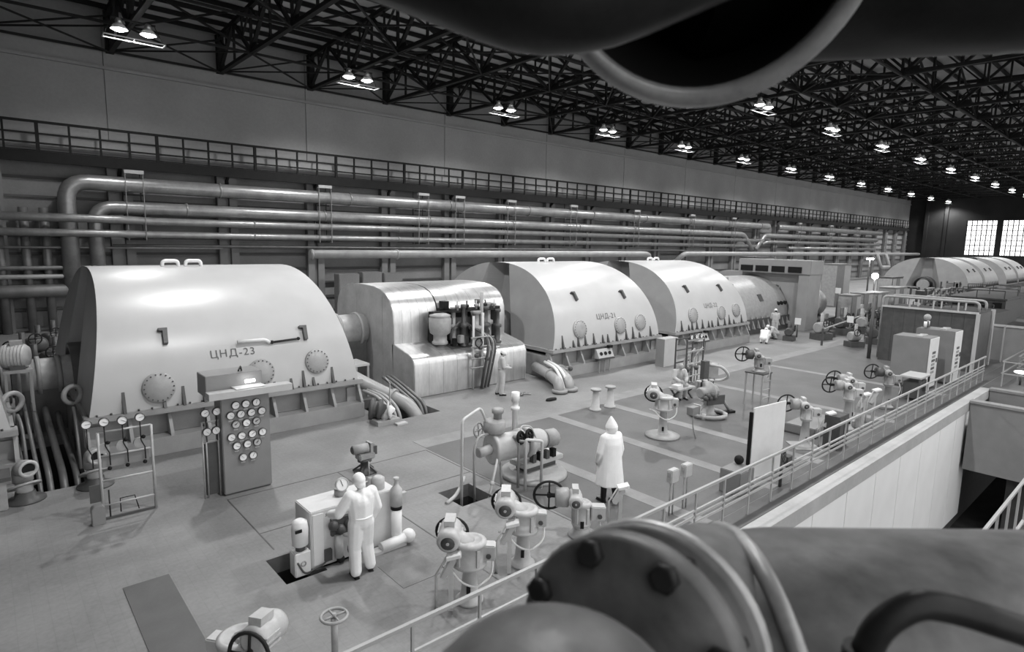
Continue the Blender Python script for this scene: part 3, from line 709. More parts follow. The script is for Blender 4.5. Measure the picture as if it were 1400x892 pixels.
for i, (x, z) in enumerate([(3.9, 1.99), (4.11, 1.99), (4.33, 1.99), (3.79, 1.78), (4.0, 1.78), (4.22, 1.78), (4.44, 1.78), (3.89, 1.57), (4.11, 1.57), (4.32, 1.57), (3.79, 1.3), (4.0, 1.3), (4.22, 1.3), (4.44, 1.3), (3.89, 1.09), (4.11, 1.09), (4.32, 1.09), (4.01, .81), (4.22, .81)]):
    dial(gb, (x-4.1, -.03, z), (0, -1, 0), .088, i in (7, 9, 16))
    MB().bx(x-4.1-.045, x-4.1+.045, -.012, .002, z-.135, z-.105).build('name_plate', CABL, gb)
# side rack of the board
sr = thing('gauge_rack', 'narrow open rack with four white dials, left beside the tall gauge board', 'gauge rack', (3.4, 13.5, 0))
for x in (-.14, -.07, .17): MB().cyl((x, 0, 0), (x, 0, 1.68), .018, n=8).build('upright', RAIL, sr)
for z in (1.68, 1.25): MB().cyl((-.14, 0, z), (.2, 0, z), .016, n=8).build('cross_bar', RAIL, sr)
MB().bx(-.10, .18, .03, .08, .05, 1.2).build('back_plate', MACH_D, sr)
for x, z in ((3.34, 1.89), (3.57, 1.89), (3.36, 1.48), (3.54, 1.48)): dial(sr, (x-3.42, -.06, z), (0, -1, 0), .088)
for x in (-.06, .15): MB().cyl((x, -.02, 1.25), (x, -.02, 1.85), .012, n=6).build('impulse_tube', DARKSTEEL, sr)
# free-standing rack with four dials
rk = thing('gauge_rack', 'open pipe-frame rack with four white dials before the nearest casing', 'gauge rack', (1.9, 13.65, 0))
for x in (-.44, .46): MB().cyl((x, 0, 0), (x, 0, 1.78), .027, n=8).build('upright', RAIL, rk)
for z in (1.78, 1.30, .80, .30): MB().cyl((-.44, 0, z), (.46, 0, z), .02, n=8).build('cross_bar', RAIL, rk)
MB().bx(-.46, .46, -.02, .02, .0, .05).build('bottom_rail', MACH_D, rk)
for x, z in ((1.29, 1.99), (1.57, 1.99), (1.87, 1.97), (2.17, 1.98)): dial(rk, (x-1.9, -.05, z), (0, -1, 0), .088)
for i, x in enumerate((-.61, -.33, -.03, .27)):
    MB().tube([(x, -.02, 1.9), (x, -.02, 1.5), (x+.06, -.02, 1.35), (x+.06, -.02, 1.1)], .012, 6).build('impulse_tube', DARKSTEEL, rk)
    if i: 
        MB().lathe([(.10, -.04), (.10, .04)], (x-.03, .02, 1.45), (0, 1, 0), 12).build('transmitter', MACH, rk)
        for dz in (.12, -.4): MB().sph((x+.04, -.05, 1.45+dz), .04, 8, 6).build('cock', BLACK, rk)
MB().bx(-.40, .40, .03, .06, 1.05, 1.3).build('name_strip', CABG, rk)
MB().tube([(-.15, 0, .1), (-.15, 0, .38), (.1, 0, .38), (.16, 0, .08)], .012, 6).build('impulse_tube', DARKSTEEL, rk)
MB().cyl((-.33, 0, .02), (-.33, 0, .6), .015, n=6).build('impulse_tube', DARKSTEEL, rk)
bn = thing('rack_bin', 'small pale bin on the floor at the foot of the dial rack', 'bin', (1.36, 13.55, 0))
MB().prism([(-.11, 0), (.11, 0), (.11, .32), (.07, .38), (-.07, .38), (-.11, .32)], (0, -.09, 0), (1, 0, 0), (0, 0, 1), (0, .18, 0)).build('body', CABG, bn, .01)
MB().bx(-.10, .10, .09, .12, .4, .75).build('valve_block', MACH_D, bn)

# ---- left trench between the casings: pipes and flanged elbows
for k, (x, r) in enumerate(((.62, .045), (.8, .065), (1.05, .08), (1.3, .065))):
    pipe('trench_pipe', 'dull pipe diving into the left trench, %s from the left' % ORD[k], [(x, 21.0-.3*k, 1.0-.1*k), (x, 19.4, .8-.1*k), (x+.03, 16.6, .05), (x+.03, 16.25, -1.2)], r, PIPE_D, .5, 10, group='pipes in the left trench')
def flanged_elbow(label, x, y, rz):
    t = thing('flanged_elbow', label, 'pipe elbow', (x, y, 0), rz)
    MB().lathe([(.36, 0), (.36, .03), (.20, .08), (.17, .2)], (0, 0, 0), n=18).build('foot', MACH_D, t)
    MB().cyl((0, 0, .15), (0, .05, .42), .15, n=16).build('neck', MACH_L, t)
    MB().cyl((0, .02, .28), (0, .04, .32), .30, n=18).build('flange', MACH, t)
    MB().tube([(0, .05, .4), (0, .08, .68), (0, -.25, .74)], .18, 14, .2).build('elbow', MACH, t)
    MB().torus((0, -.26, .74), (0, 1, .1), .15, .035, 20, 8).build('mouth_ring', MACH_L, t)
    MB().cyl((0, -.255, .74), (0, -.262, .74), .125, n=18).build('mouth', BLACK, t)
    return t
flanged_elbow('open flanged elbow with pale neck, left of the trench', .36, 15.75, .3)
flanged_elbow('open flanged elbow with pale neck behind the dial rack', 1.58, 15.75, .15)
mt = thing('motor_on_stand', 'pale electric motor on a small stand beside the left shaft cover', 'motor', (.55, 20.4, 0))
MB().lathe([(.2, 0), (.3, .04), (.32, .1), (.32, .5), (.26, .58), (.1, .6)], (-.3, .1, 2.32), (1, -.35, 0), 20).build('motor_body', MACH_L, mt)
for k in range(6): MB().torus((-.18+.07*k, .06-.025*k, 2.32), (1, -.35, 0), .32, .012, 20, 6).build('cooling_rib', MACH, mt)
MB().bx(-.12, .15, -.1, .12, 2.62, 2.74).build('motor_box', MACH, mt)
MB().bx(-.3, .3, -.35, .35, 1.92, 2.0).build('stand_top', MACH, mt)
for x in (-.26, .26):
    for y in (-.3, .3): ubar('leg', (x, y, 0), (x, y, 1.95), .06, MACH, mt)
MB().bx(-.16, .16, -.3, .3, 2.0, 2.1).build('foot', MACH_D, mt)
ct = thing('flange_box', 'grey flange box and pump at the foot of the left casing', 'pump', (-.15, 15.6, 0))
MB().bx(-.3, .22, -.25, .3, 0, .62).build('body', MACH, ct, .02); MB().bx(-.36, .3, -.3, .34, .62, .7).build('lid', MACH_D, ct); MB().cyl((-.05, -.3, .4), (-.05, -.25, .4), .16, n=14).build('flange', MACH_L, ct)
for k, x in enumerate((.05, 1.75)):
    pipe('bent_rail', 'bent tube rail at the casing end, %s of the trench' % ('left' if k == 0 else 'right'), [(x+(.35 if k == 0 else -.25), 18.8, .4), (x+(.35 if k == 0 else -.25), 18.3, 1.3), (x+(.4 if k == 0 else -.3), 17.4, 1.2), (x+(.42 if k == 0 else -.32), 16.8, .1)], .035, PIPE_D, .3, 8, group='rails at the left trench', cat='rail')
    t = thing('drain_valve', 'flanged drain valve on the casing end, %s of the trench' % ('left' if k == 0 else 'right'), 'valve', (x+(.3 if k == 0 else -.22), 18.6, 1.25)); MB().torus((0, 0, .25), (.6, -1, 0), .22, .06, 18, 8).build('ring', MACH, t); MB().cyl((0, 0, -1.2), (0, 0, .1), .05, n=8).build('stem', MACH_D, t)

# ---- trench between the nearest casing and the silver cylinder
pipe('oil_pipe', 'thick pale pipe sloping into the trench before the silver cylinder', [(8.95, 19.3, 1.15), (9.5, 18.2, .72), (10.35, 16.55, .12), (10.6, 16.2, -1.0)], .23, PIPE_L, .5, 16, [((10.0, 17.25, .38), (.43, -.86, -.3), 1.3)], group='pipes in the trench by the silver cylinder')
for k in range(3): pipe('oil_pipe', 'thin bent pipe running into the trench, %s from the thick sloping pipe' % ORD[k], [(10.4+.17*k, 18.6, .75), (10.42+.17*k, 17.9, .6), (10.62+.16*k, 16.75, .1), (10.65+.14*k, 16.4, -.9)], .06, PIPE_D, .3, 8, group='thin pipes in the trench by the silver cylinder')
for k in range(3): pipe('oil_pipe', 'thin pale bent pipe beside the flanged pump, %s from the thick sloping pipe' % ORD[k], [(9.5-.14*k, 17.8, .6), (9.6-.14*k, 17.0, .55), (9.7-.15*k, 16.35, .2), (9.72-.15*k, 16.1, -.8)], .055, PIPE_L, .3, 8, group='thin pale pipes by the flanged pump')
fp = thing('flanged_pump', 'small flanged oil pump on the floor at the nearest casing corner', 'pump', (9.02, 15.95, 0))
MB().lathe([(.34, 0), (.34, .1), (.26, .12), (.26, .24), (.33, .25), (.33, .34), (.2, .38), (.12, .6)], (-.35, .35, .42), (.75, -.6, -.1), 18).build('body', MACH_D, fp)
MB().bx(-.42, .35, -.25, .3, 0, .14).build('base', MACH, fp)
MB().torus((.06, -.08, .42), (.75, -.6, .1), .25, .04, 18, 6).build('ring', MACH_L, fp)
MB().cyl((-.1, .0, .14), (.12, -.15, .5), .12, n=10).build('neck', WHITE, fp)
MB().tube([(.05, -.1, .1), (.07, -.1, 1.25), (.02, .1, 1.4)], .018, 6).build('thin_pipe', MACH, fp)
MB().bx(.1, .45, -.5, -.3, 0, .05).build('foot_plate', MACH_L, fp)
bp = thing('bearing_stand', 'small pale bearing platform at the end of the nearest casing', 'stand', (9.55, 19.7, 0))
MB().bx(-.55, .6, -.6, .4, 1.12, 1.2).build('platform', MACH_L, bp)
for x, y in ((-.5, -.55), (.1, -.55), (.55, -.55), (.55, .35)): ubar('leg', (x, y, 0), (x, y, 1.12), .08, MACH, bp)
MB().cyl((-.1, .0, 1.2), (-.1, 0, 1.45), .2, n=12).build('bearing_block', MACH, bp)

# ---- pipes by the second casing foot
for k, (dx, dz) in enumerate(((0, 0), (.55, .1))):
    pipe('foot_pipe', '%s fat flanged pipe curving into the floor right of the silver cylinder' % ('nearer' if k == 0 else 'farther'), [(17.15+dx, 17.9, .42+dz), (16.6+dx*.9, 16.5, .40+dz), (16.0+dx, 15.45, .38), (15.95+dx, 15.3, .0)], .2, PIPE_L, .35, 14, [((15.95+dx, 15.3, .08), (0, 0, 1), 1.5), ((16.55+dx, 16.4, .41+dz), (.45, .85, 0), 1.25)], group='fat pipes by the second casing')
for k in range(2): pipe('foot_pipe', 'thin white pipe arching over the fat pipes, %s one' % ('left' if k == 0 else 'right'), [(17.0+.2*k, 17.2, .75), (16.6+.2*k, 16.2, .72), (16.2+.25*k, 15.5, .5), (16.2+.25*k, 15.3, .02)], .06, WHITE, .3, 8, group='thin white pipes by the second casing')
t = thing('drain_cock', 'drain cock with bent tube before the second casing base', 'valve', (17.35, 16.1, 0))
MB().tube([(0, 0, 0), (0, 0, .55), (-.15, .25, .6)], .03, 6, .1).build('tube', MACH, t); MB().sph((0, 0, .62), .1).build('cock', MACH_D, t); MB().cyl((-.3, .1, 0), (-.3, .1, .5), .09, n=10).build('body', MACH_L, t)
t = tag(MB().lathe([(.2, 0), (.22, .02), (.2, .07), (.05, .08)], (0, 0, 0), n=14).build('rubber_mat', BLACK, loc=(14.95, 14.75, 0)), 'flat black pad lying on the floor before the silver cylinder', 'pad'); t.scale = (1.2, .5, 1)
t = thing('junk_heap', 'little heap of hoses and fittings at the technician feet', 'hose', (14.45, 15.95, 0))
for k in range(4): MB().tube([(-.3+.1*k, -.2+.1*k, .03), (0, .1-.12*k, .05), (.25+.05*k, .05*k, .03), (.45, -.2+.1*k, .03)], .02, 6, .2).build('hose', MACH_D if k % 2 else MACH, t)

# ---- gauge shelves on the casing bases, free slab
def base_panel(label, x):
    t = thing('dial_shelf', label, 'gauge panel', (x, 16.78, 0))
    MB().prism([(0, .62), (-.16, .66), (.02, 1.02), (.1, 1.02), (.1, .62)], (-.5, 0, 0), (0, 1, 0), (0, 0, 1), (1.0, 0, 0)).build('panel', CABL, t)
    MB().bx(-.5, .5, -.2, .05, .58, .64).build('shelf', MACH_D, t); MB().bx(.22, .45, -.1, .06, 1.04, 1.16).build('hood', BLACK, t)
    for i in (-1, 0, 1): MB().lathe([(.08, 0), (.08, .03)], (i*.28-.02, -.09, .84), (0, -.9, .43), 12).build('dial', BLACK, t)
    for i in (-1, 0, 1): ubar('leg', (i*.35, -.05, 0), (i*.35, -.05, .6), .04, MACH, t)
base_panel('small three-dial shelf on the second casing base', 20.2); base_panel('small three-dial shelf on the third casing base', 28.0)
sb = thing('upright_slab', 'blank grey upright cabinet slab between second and third casings', 'cabinet', (23.7, 15.85, 0))
MB().bx(-.5, .55, -.1, .35, 0, 1.3).build('body', CABL, sb, .01); MB().bx(-.52, -.5, -.1, .35, 0, 1.28).build('side', CABG, sb)

# ---- motor drives (valve actuators) in several turns
def drive(name, label, loc, rz=-.75, ph=.62, kind='a', s=1.0, plate_=False, dark=False):
    """pedestal, gearbox, motor pointing to local -y; kind b carries its wheel out to the left"""
    t = thing(name, label, 'valve drive', loc, rz, 'motor drives on the turbine floor'); t.scale = (s, s, s)
    A, B = (MACH_L, MACH) if not dark else (MACH, MACH_D)
    MB().lathe([(.22, 0), (.22, .04), (.17, .06), (.14, .14), (.10, ph-.04), (.15, ph-.03), (.15, ph)], n=18).build('pedestal', A, t)
    if plate_: MB().bx(-.38, .38, -.38, .38, 0, .03).build('base_plate', B, t)
    a_ = kind == 'a'; R_ = .24 if a_ else .15; mz = ph+(.50 if a_ else .48); mx = -.31 if a_ else -.12; mr = .18 if a_ else .12
    g = MB().lathe([(R_*.7, ph), (R_*1.12, ph+.01), (R_*1.12, ph+.06), (R_, ph+.07), (R_, ph+.34), (R_*1.08, ph+.35), (R_*1.08, ph+.40), (R_*.8, ph+.43), (R_*.75, ph+.41), (.01, ph+.41)], n=20).build('gearbox', A, t)
    for k in range(5):
        a = .3+k*2*PI/5; MB().box((math.cos(a)*R_*1.02, math.sin(a)*R_*1.02, ph+.2), (.05, .05, .27), rz=a).build('lug', A, g)
    tb = MB().bx(.15, .40, -.10, .10, ph+.12, ph+.36).build('terminal_box', A, t, .015)
    MB().cyl((.30, -.105, ph+.2), (.30, -.125, ph+.2), .04, n=10).build('gland', MACH_D, tb)
    MB().cyl((0, 0, ph+.3), (mx, .02, mz-.02), mr*.8, n=12).build('neck', A, t)
    ax_ = Vector((0, -1, -.12)).normalized(); mc = Vector((mx, .0, mz)); L = .22 if a_ else .17
    mo = MB().lathe([(mr*.7, -L), (mr*.95, -L+.03), (mr, -.03), (mr*.94, -.01), (mr*.94, .1), (mr, .12), (mr, L), (mr*.86, L+.05), (mr*.6, L+.055)], mc, ax_, 20).build('motor', A, t)
    MB().lathe([(mr*.6, 0), (mr*.6, .012), (.01, .014)], mc+ax_*(L+.045), ax_, 16).build('fan_grille', MACH_D, mo); MB().lathe([(mr*.14, 0), (mr*.14, .012)], mc+ax_*(L+.06), ax_, 8).build('fan_hub', A, mo)
    MB().box(mc+Vector((0, .02, mr+.03)), (mr*.9, L*1.1, .09), rx=.12).build('motor_box', A, mo)
    for k in range(5): MB().box(mc+Vector((-mr*.98 if k < 3 else mr*.98, .06, -.07+.06*(k % 3))), (.02, L*1.2, .018), rx=.12).build('cooling_rib', A, mo)
    w = MB(); wc = Vector((mx, .26, mz-.10)) if a_ else Vector((-.56, .12, mz-.02)); wheel(w, wc, ax_, .25 if a_ else .26, .024); w.cyl(wc, Vector((mx, .05, mz)), .04, n=8); w.build('handwheel', DARKSTEEL, t)
    if not a_: MB().lathe([(.13, -.12), (.17, -.1), (.17, .1), (.13, .12)], (-.34, .05, mz-.02), (1, 0, 0), 14).build('clutch_case', B, t)
    if a_: MB().tube([(.36, -.06, ph+.12), (.36, -.14, ph-.1), (.12, -.24, ph-.26), (-.12, -.24, ph-.16), (-.25, -.2, ph+.0), (-.42, -.12, ph+.02)], .016, 6, .15).build('cable', WHITE, t)
    else: MB().tube([(.30, -.1, ph+.1), (.34, -.16, ph-.12), (.25, -.2, ph-.3)], .016, 6, .1).build('cable', MACH_L, t)
    MB().bx(-.03, .03, -.17, -.13, .2, .32).build('tag_plate', BLACK, t)
    return t
def stand(label, loc, rz=-.75, h=.95, dark=False):
    t = thing('junction_stand', label, 'junction box', loc, rz, 'junction stands beside the drives'); A = MACH_L if not dark else CABG
    MB().tube([(-.19, 0, 0), (-.19, 0, h*.6), (-.02, 0, h*.92)], .018, 8).build('leg', A, t); MB().bx(.0, .07, -.035, .035, 0, h*.72).build('leg', A, t)
    MB().prism([(-.13, h*.58), (-.05, h*.55), (.12, h*.86), (.04, h*.92)], (0, -.07, 0), (1, 0, 0), (0, 0, 1), (0, .14, 0)).build('sloping_box', A, t, .01)
    MB().box((.08, 0, h*.94), (.22, .2, .05), ry=-.25).build('lid', WHITE, t)
    MB().bx(-.22, -.16, -.04, .04, 0, .02).build('foot', MACH_D, t)
    return t
drive('motor_drive', 'nearest pale motor drive left of the foreground pipe flange', (5.38, 6.98, 0), -.75, .60)
stand('white sloping junction box on legs, before the nearest motor drive', (4.98, 6.98, 0), -.7)
drive('motor_drive', 'pale motor drive partly hidden by the foreground pipe flange', (6.75, 7.25, 0), -.75, .62)
stand('white sloping junction box beside the half hidden motor drive', (6.35, 7.2, 0), -.7)
drive('motor_drive', 'motor drive with dark wheel at its left, near the white coated person', (8.32, 7.3, 0), -.75, .20, 'b', 1.12)
stand('tilted junction box stand at the white coated person legs', (9.12, 7.05, 0), -.7, .92)
d4 = drive('motor_drive', 'lone pale motor drive on a round foot mid floor', (14.72, 9.9, 0), -.95, .80, 'a', 1.0)
MB().lathe([(.5, 0), (.5, .05), (.3, .1)], n=24).build('round_foot', MACH, d4)
drive('motor_drive', 'motor drive with big dark wheel right of the white board', (17.15, 6.85, 0), -.75, .82, 'b', .95, True)
stand('sloping junction box stand right of the white board drive', (17.6, 6.45, 0), -.7, 1.05)
drive('motor_drive', 'left of the paired motor drives near the railing', (19.95, 6.75, 0), -.75, .95, 'b', .97)
drive('motor_drive', 'right of the paired motor drives near the railing', (21.0, 7.05, 0), -.75, .95, 'b', .97)
stand('sloping junction box stand between the paired drives', (20.45, 6.5, 0), -.7, 1.15); stand('rightmost sloping junction box stand of the paired drives', (21.35, 6.5, 0), -.7, 1.15)
drive('motor_drive', 'dark motor drive before the two tall cabinets', (23.9, 6.85, 0), -.75, .8, 'b', 1.0, True, True)
drive('motor_drive', 'pale motor drive cut off by the bottom picture edge', (2.05, 7.25, 0), 2.2, .30, 'a', 1.05)
drive('motor_drive', 'raised dark motor drive on the tall ladder frame', (20.4, 9.9, 1.2), -.75, .14, 'b', 1.0, False, True)
lf = thing('ladder_frame', 'tall thin ladder frame carrying a raised motor drive', 'ladder', (20.4, 9.9, 0))
for x, y in ((-.3, -.3), (.3, -.3), (-.3, .3), (.3, .3)): ubar('leg', (x, y, 0), (x, y, 1.18), .045, MACH, lf)
for z in (.3, .6, .9): ubar('rung', (-.3, -.3, z), (.3, -.3, z), .035, MACH, lf)
MB().bx(-.34, .34, -.34, .34, 1.16, 1.2).build('top_plate', MACH_D, lf)
sv = thing('small_motor_valve', 'small low motor valve on the floor behind the operator console', 'valve', (6.61, 12.75, 0)); sv.scale = (.85, .85, .85)
MB().lathe([(.3, 0), (.3, .04), (.13, .1), (.12, .32), (.2, .34), (.2, .42)], n=16).build('pedestal', MACH_D, sv); MB().bx(-.22, .26, -.16, .18, .40, .58).build('gearbox', MACH, sv, .03)
MB().cyl((-.34, .05, .70), (.1, -.02, .72), .13, n=16).build('motor', MACH, sv); MB().cyl((-.36, .05, .70), (-.34, .05, .70), .10, n=14).build('fan_grille', MACH_D, sv)
MB().bx(.12, .2, -.14, .14, .56, .86).build('flange', MACH, sv); MB().bx(.22, .34, -.1, .1, .5, .74).build('box', MACH_D, sv); MB().cyl((-.02, -.28, 0), (-.02, -.28, .4), .02, n=6).build('tube', MACH_L, sv); 
for a in (.4, 2.2, 3.9, 5.4): MB().bar((0, 0, .3), (math.cos(a)*.36, math.sin(a)*.36, .02), .05).build('bracket', MACH_D, sv)
fw = thing('floor_handwheel', 'flat grey handwheel on a thin floor post', 'handwheel', (3.17, 7.03, 0))
MB().cyl((0, 0, 0), (0, 0, .62), .045, n=10).build('post', MACH, fw); w = MB(); wheel(w, (0, 0, .64), (0, 0, 1), .17, .022); w.build('wheel', MACH, fw)
for k, (x, y) in enumerate(((15.25, 12.95), (15.95, 12.9))):
    t = thing('floor_bollard', 'short pale flanged post on the floor, %s of a pair' % ('left' if k == 0 else 'right'), 'post', (x, y, 0), group='flanged floor posts')
    MB().lathe([(.2, 0), (.2, .05), (.15, .07), (.105, .62), (.105, .68)], n=16).build('column', MACH_L, t); MB().lathe([(.18, .68), (.18, .74)], n=16).build('top_flange', MACH, t)
bx = thing('box_on_post', 'small grey box on a bent post beside the lone motor drive', 'junction box', (15.25, 9.25, 0)); MB().bx(-.2, .16, -.1, .1, .72, .95).build('box', CABG, bx, .01); MB().bx(.16, .22, -.12, .12, .7, .98).build('lid', CABL, bx); MB().tube([(0, 0, .72), (0, 0, .35), (.05, -.1, 0)], .02, 6, .2).build('post', MACH, bx)
for k, (x, y) in enumerate(((10.45, 6.72), (10.95, 6.72))):
    t = thing('switch_box', 'white switch box on two thin posts behind the railing, %s one' % ('left' if k == 0 else 'right'), 'switch box', (x, y, 0), group='switch boxes by the railing')
    MB().bx(-.13, .13, -.07, .07, .72, 1.0).build('box', MACH_L, t, .015); MB().bx(-.15, -.12, -.03, .03, .85, .95).build('knob', MACH, t)
    for s in (-.06, .06): MB().cyl((s, 0, 0), (s, 0, .72), .018, n=6).build('post', MACH, t)
t = thing('low_cabinet', 'low grey cabinet behind the railing, left of the white board', 'cabinet', (12.75, 6.5, 0)); MB().bx(-.35, .3, -.25, .25, 0, .55).build('body', CABG, t, .015); MB().sph((.22, .1, .65), .11).build('lamp_cap', BLACK, t)
wbd = thing('white_board', 'blank white board standing on posts behind the railing', 'board', (13.95, 6.42, 0), math.atan2(-.14, 1.26))
MB().bx(-.66, .66, -.02, .02, .12, 1.86).build('panel', WHITE, wbd, .006)
MB().bx(-.7, -.64, .0, .08, 0, 1.75).build('post', BLACK, wbd); MB().bx(.58, .64, .03, .09, 0, 1.7).build('post', CABG, wbd)
MB().bx(-.66, .66, .03, .07, .9, 1.0).build('back_bar', CABG, wbd)
t = thing('floor_valve', 'small handwheel valve below the white board', 'valve', (13.75, 5.95, 0)); MB().cyl((0, 0, 0), (0, 0, .75), .04, n=8).build('stem', MACH_D, t); w = MB(); wheel(w, (0, -.03, .78), (.2, -1, .2), .14, .025); w.build('wheel', MACH_D, t); MB().bx(.15, .4, -.08, .08, .45, .7).build('box', MACH_D, t)
for k, (x, y, w_, h) in enumerate(((17.85, 6.3, .34, .95),)):
    t = thing('terminal_cabinet', 'dark narrow terminal cabinet beside the drive right of the white board', 'cabinet', (x, y, 0)); MB().bx(-w_, w_, -.2, .2, 0, h).build('body', MACH_D, t, .01); MB().bx(-w_+.03, -.02, -.215, -.2, .1, h-.08).build('door', MACH_D, t); MB().bx(.02, w_-.03, -.215, -.2, .1, h-.08).build('door', MACH_D, t)
hp = thing('hatch_plinth', 'flat grey plinth on the floor behind the paired drives', 'plinth', (19.0, 7.3, 0)); MB().bx(-.9, 1.0, -.35, .55, 0, .28).build('slab', CABG, hp, .02); MB().bx(-.95, 1.05, -.4, .6, .0, .05).build('skirt', MACH_D, hp)

# ---- oil pump set over the small pit
op = thing('oil_pump_set', 'horizontal oil pump set with pipe frames over the small pit', 'pump', (9.0, 10.15, 0))
MB().lathe([(.82, 0), (.82, .05), (.78, .1), (.6, .11), (.6, .18)], (.75, .0, 0), n=32).build('round_base', MACH, op)
MB().bx(.2, 1.5, -.28, .28, .3, .42).build('bed_plate', MACH_L, op, .02); MB().bx(.35, 1.3, -.2, .2, .18, .3).build('bed_web', MACH_D, op)
ax = Vector((.86, -.12, .0)).normalized()
MB().lathe([(.33, 0), (.37, .02), (.37, .1), (.32, .12), (.31, .75), (.36, .76), (.36, .84), (.3, .86)], (-.5, .15, .85), ax, 24).build('barrel', MACH_L, op)
MB().cyl((-.82, .18, .82), (-.5, .15, .85), .12, n=14).build('suction_stub', MACH_L, op); MB().cyl((-.84, .18, .82), (-.81, .18, .82), .1, n=14).build('stub_mouth', MACH, op)
MB().lathe([(.34, 0), (.38, .06), (.38, .14), (.30, .16), (.26, .5), (.2, .62)], (.42, .03, .85), ax, 20).build('motor', MACH_L, op)
MB().lathe([(.22, 0), (.22, .3), (.16, .36)], (1.0, -.1, .85), ax, 14).build('fan_cover', MACH, op)
for k in range(4): MB().bx(.45+.22*k, .55+.22*k, -.3, -.16, .42, .62).build('bolt_block', BLACK if k % 2 else MACH_D, op)
MB().lathe([(.1, .4), (.1, .9), (.14, .91), (.14, 1.0), (.09, 1.02)], (-.25, .2, .75), n=12).build('filter_neck', MACH, op)
MB().lathe([(.24, 0), (.26, .04), (.26, .26), (.18, .3)], (-.35, .2, 1.22), n=16).build('filter_bowl', MACH, op)
MB().lathe([(.075, 0), (.075, .55), (.11, .56), (.11, .62), (.075, .63), (.075, .75), (.10, .76), (.10, .98)], (.38, .3, 1.05), n=12).build('relief_column', WHITE, op)
for x in (-.02, .24):
    w = MB(); wheel(w, (x, -.36, 1.16), (.3, -1, .2), .13, .035); w.build('handwheel', BLACK, op); MB().cyl((x, -.35, 1.16), (x+.02, -.1, 1.1), .05, n=8).build('spindle', MACH, op)
w = MB(); wheel(w, (-.62, .45, 1.25), (.3, -1, .1), .17, .02); w.build('handwheel', MACH, op)
FR = M('frame_tube_paint', .58, .4, 0, .1, 5)
MB().tube([(-1.42, .0, -.9), (-1.42, .0, 1.75), (-.72, .25, 1.85), (-.55, .22, 1.45)], .032, 8, .12).build('pipe_frame', FR, op)
MB().tube([(-1.05, .0, -.6), (-1.05, .05, 1.0), (-.9, .1, 1.25), (-.5, .15, 1.22)], .03, 8, .15).build('pipe_frame', MACH, op)
MB().tube([(-1.0, -.3, -.5), (-.42, -.1, .95)], .03, 8).sph((-.72, -.2, .2), .06).build('drain_pipe', FR, op)
MB().tube([(-.35, -.05, .55), (-.35, -.1, 0)], .03, 8).build('drain_pipe', MACH, op)
MB().tube([(-.1, -.62, 0), (-.1, -.62, 1.2), (.28, -.75, 1.12), (.28, -.75, 0)], .035, 8, .05).build('pipe_frame', FR, op)
MB().tube([(-.12, -.4, 0), (-.12, -.4, 1.12), (-.1, -.62, 1.15)], .03, 8, .05).build('pipe_frame', MACH, op)
MB().tube([(-1.9, -.1, .02), (-1.5, .05, .06), (-1.2, .2, .35)], .04, 8, .2).build('hose', MACH_L, op)
MB().tube([(.0, -.3, 1.2), (.12, -.2, 1.38), (.4, -.25, 1.32), (.52, -.3, 1.0)], .02, 6, .1).build('cable', MACH_L, op)
# second pump farther back
p2 = thing('flange_pump', 'flanged pump on a ring foot with curved hose mid floor', 'pump', (17.7, 10.2, 0), -.3)
MB().torus((0, 0, .09), (0, 0, 1), .55, .07, 28, 8).build('ring_foot', MACH, p2)
for a in range(4): MB().cyl((math.cos(a*PI/2+.6)*.55, math.sin(a*PI/2+.6)*.55, 0), (math.cos(a*PI/2+.6)*.55, math.sin(a*PI/2+.6)*.55, .2), .07, n=8).build('foot_bolt', MACH_L, p2)
MB().lathe([(.3, 0), (.2, .1), (.16, .42), (.3, .46), (.3, .52)], (0, 0, .05), n=16).build('neck', MACH_L, p2)
MB().lathe([(.14, 0), (.18, .05), (.18, .34), (.36, .36), (.36, .42), (.19, .44), (.19, .75), (.13, .8)], (-.5, -.1, .84), (1, .15, 0), 20).build('body', MACH, p2)
for k in range(5): MB().sph((-.45+.09*k, -.35, .72+.08*(k % 2)), .09, 8, 6).build('bolt_head', MACH_D, p2)
MB().tube([(.2, .2, 1.0), (.5, .6, 1.05), (1.0, .55, 1.0), (1.05, .2, 1.2), (.8, .3, 1.55), (.4, .5, 1.6)], .05, 8, .3).build('hose', MACH_L, p2)
MB().bx(.1, .3, .4, .6, .9, 1.75).build('control_post', MACH_D, p2); MB().bx(.35, .85, .55, .8, 1.15, 1.6).build('control_box', MACH, p2)
MB().tube([(.25, -.05, .8), (.6, .0, .5), (.95, .05, .1)], .05, 8, .2).build('outlet', MACH, p2); MB().bx(.5, 1.15, -.05, .15, 0, .08).build('outlet_foot', BLACK, p2)
for k in range(6): MB().lathe([(.05, 0), (.05, .16), (.08, .17), (.08, .22)], (-.35+.13*k, .12+.1*(k % 2), .98), n=8).build('valve_stem', MACH_D if k % 2 else MACH_L, p2)
MB().box((.0, -.32, .62), (.7, .06, .3)).build('oil_tray', MACH_D, p2)
for s in (-.3, .3): MB().tube([(.5+s*.3, .65, 0), (.5+s*.3, .65, 1.7)], .03, 6).build('pipe_post', MACH, p2)

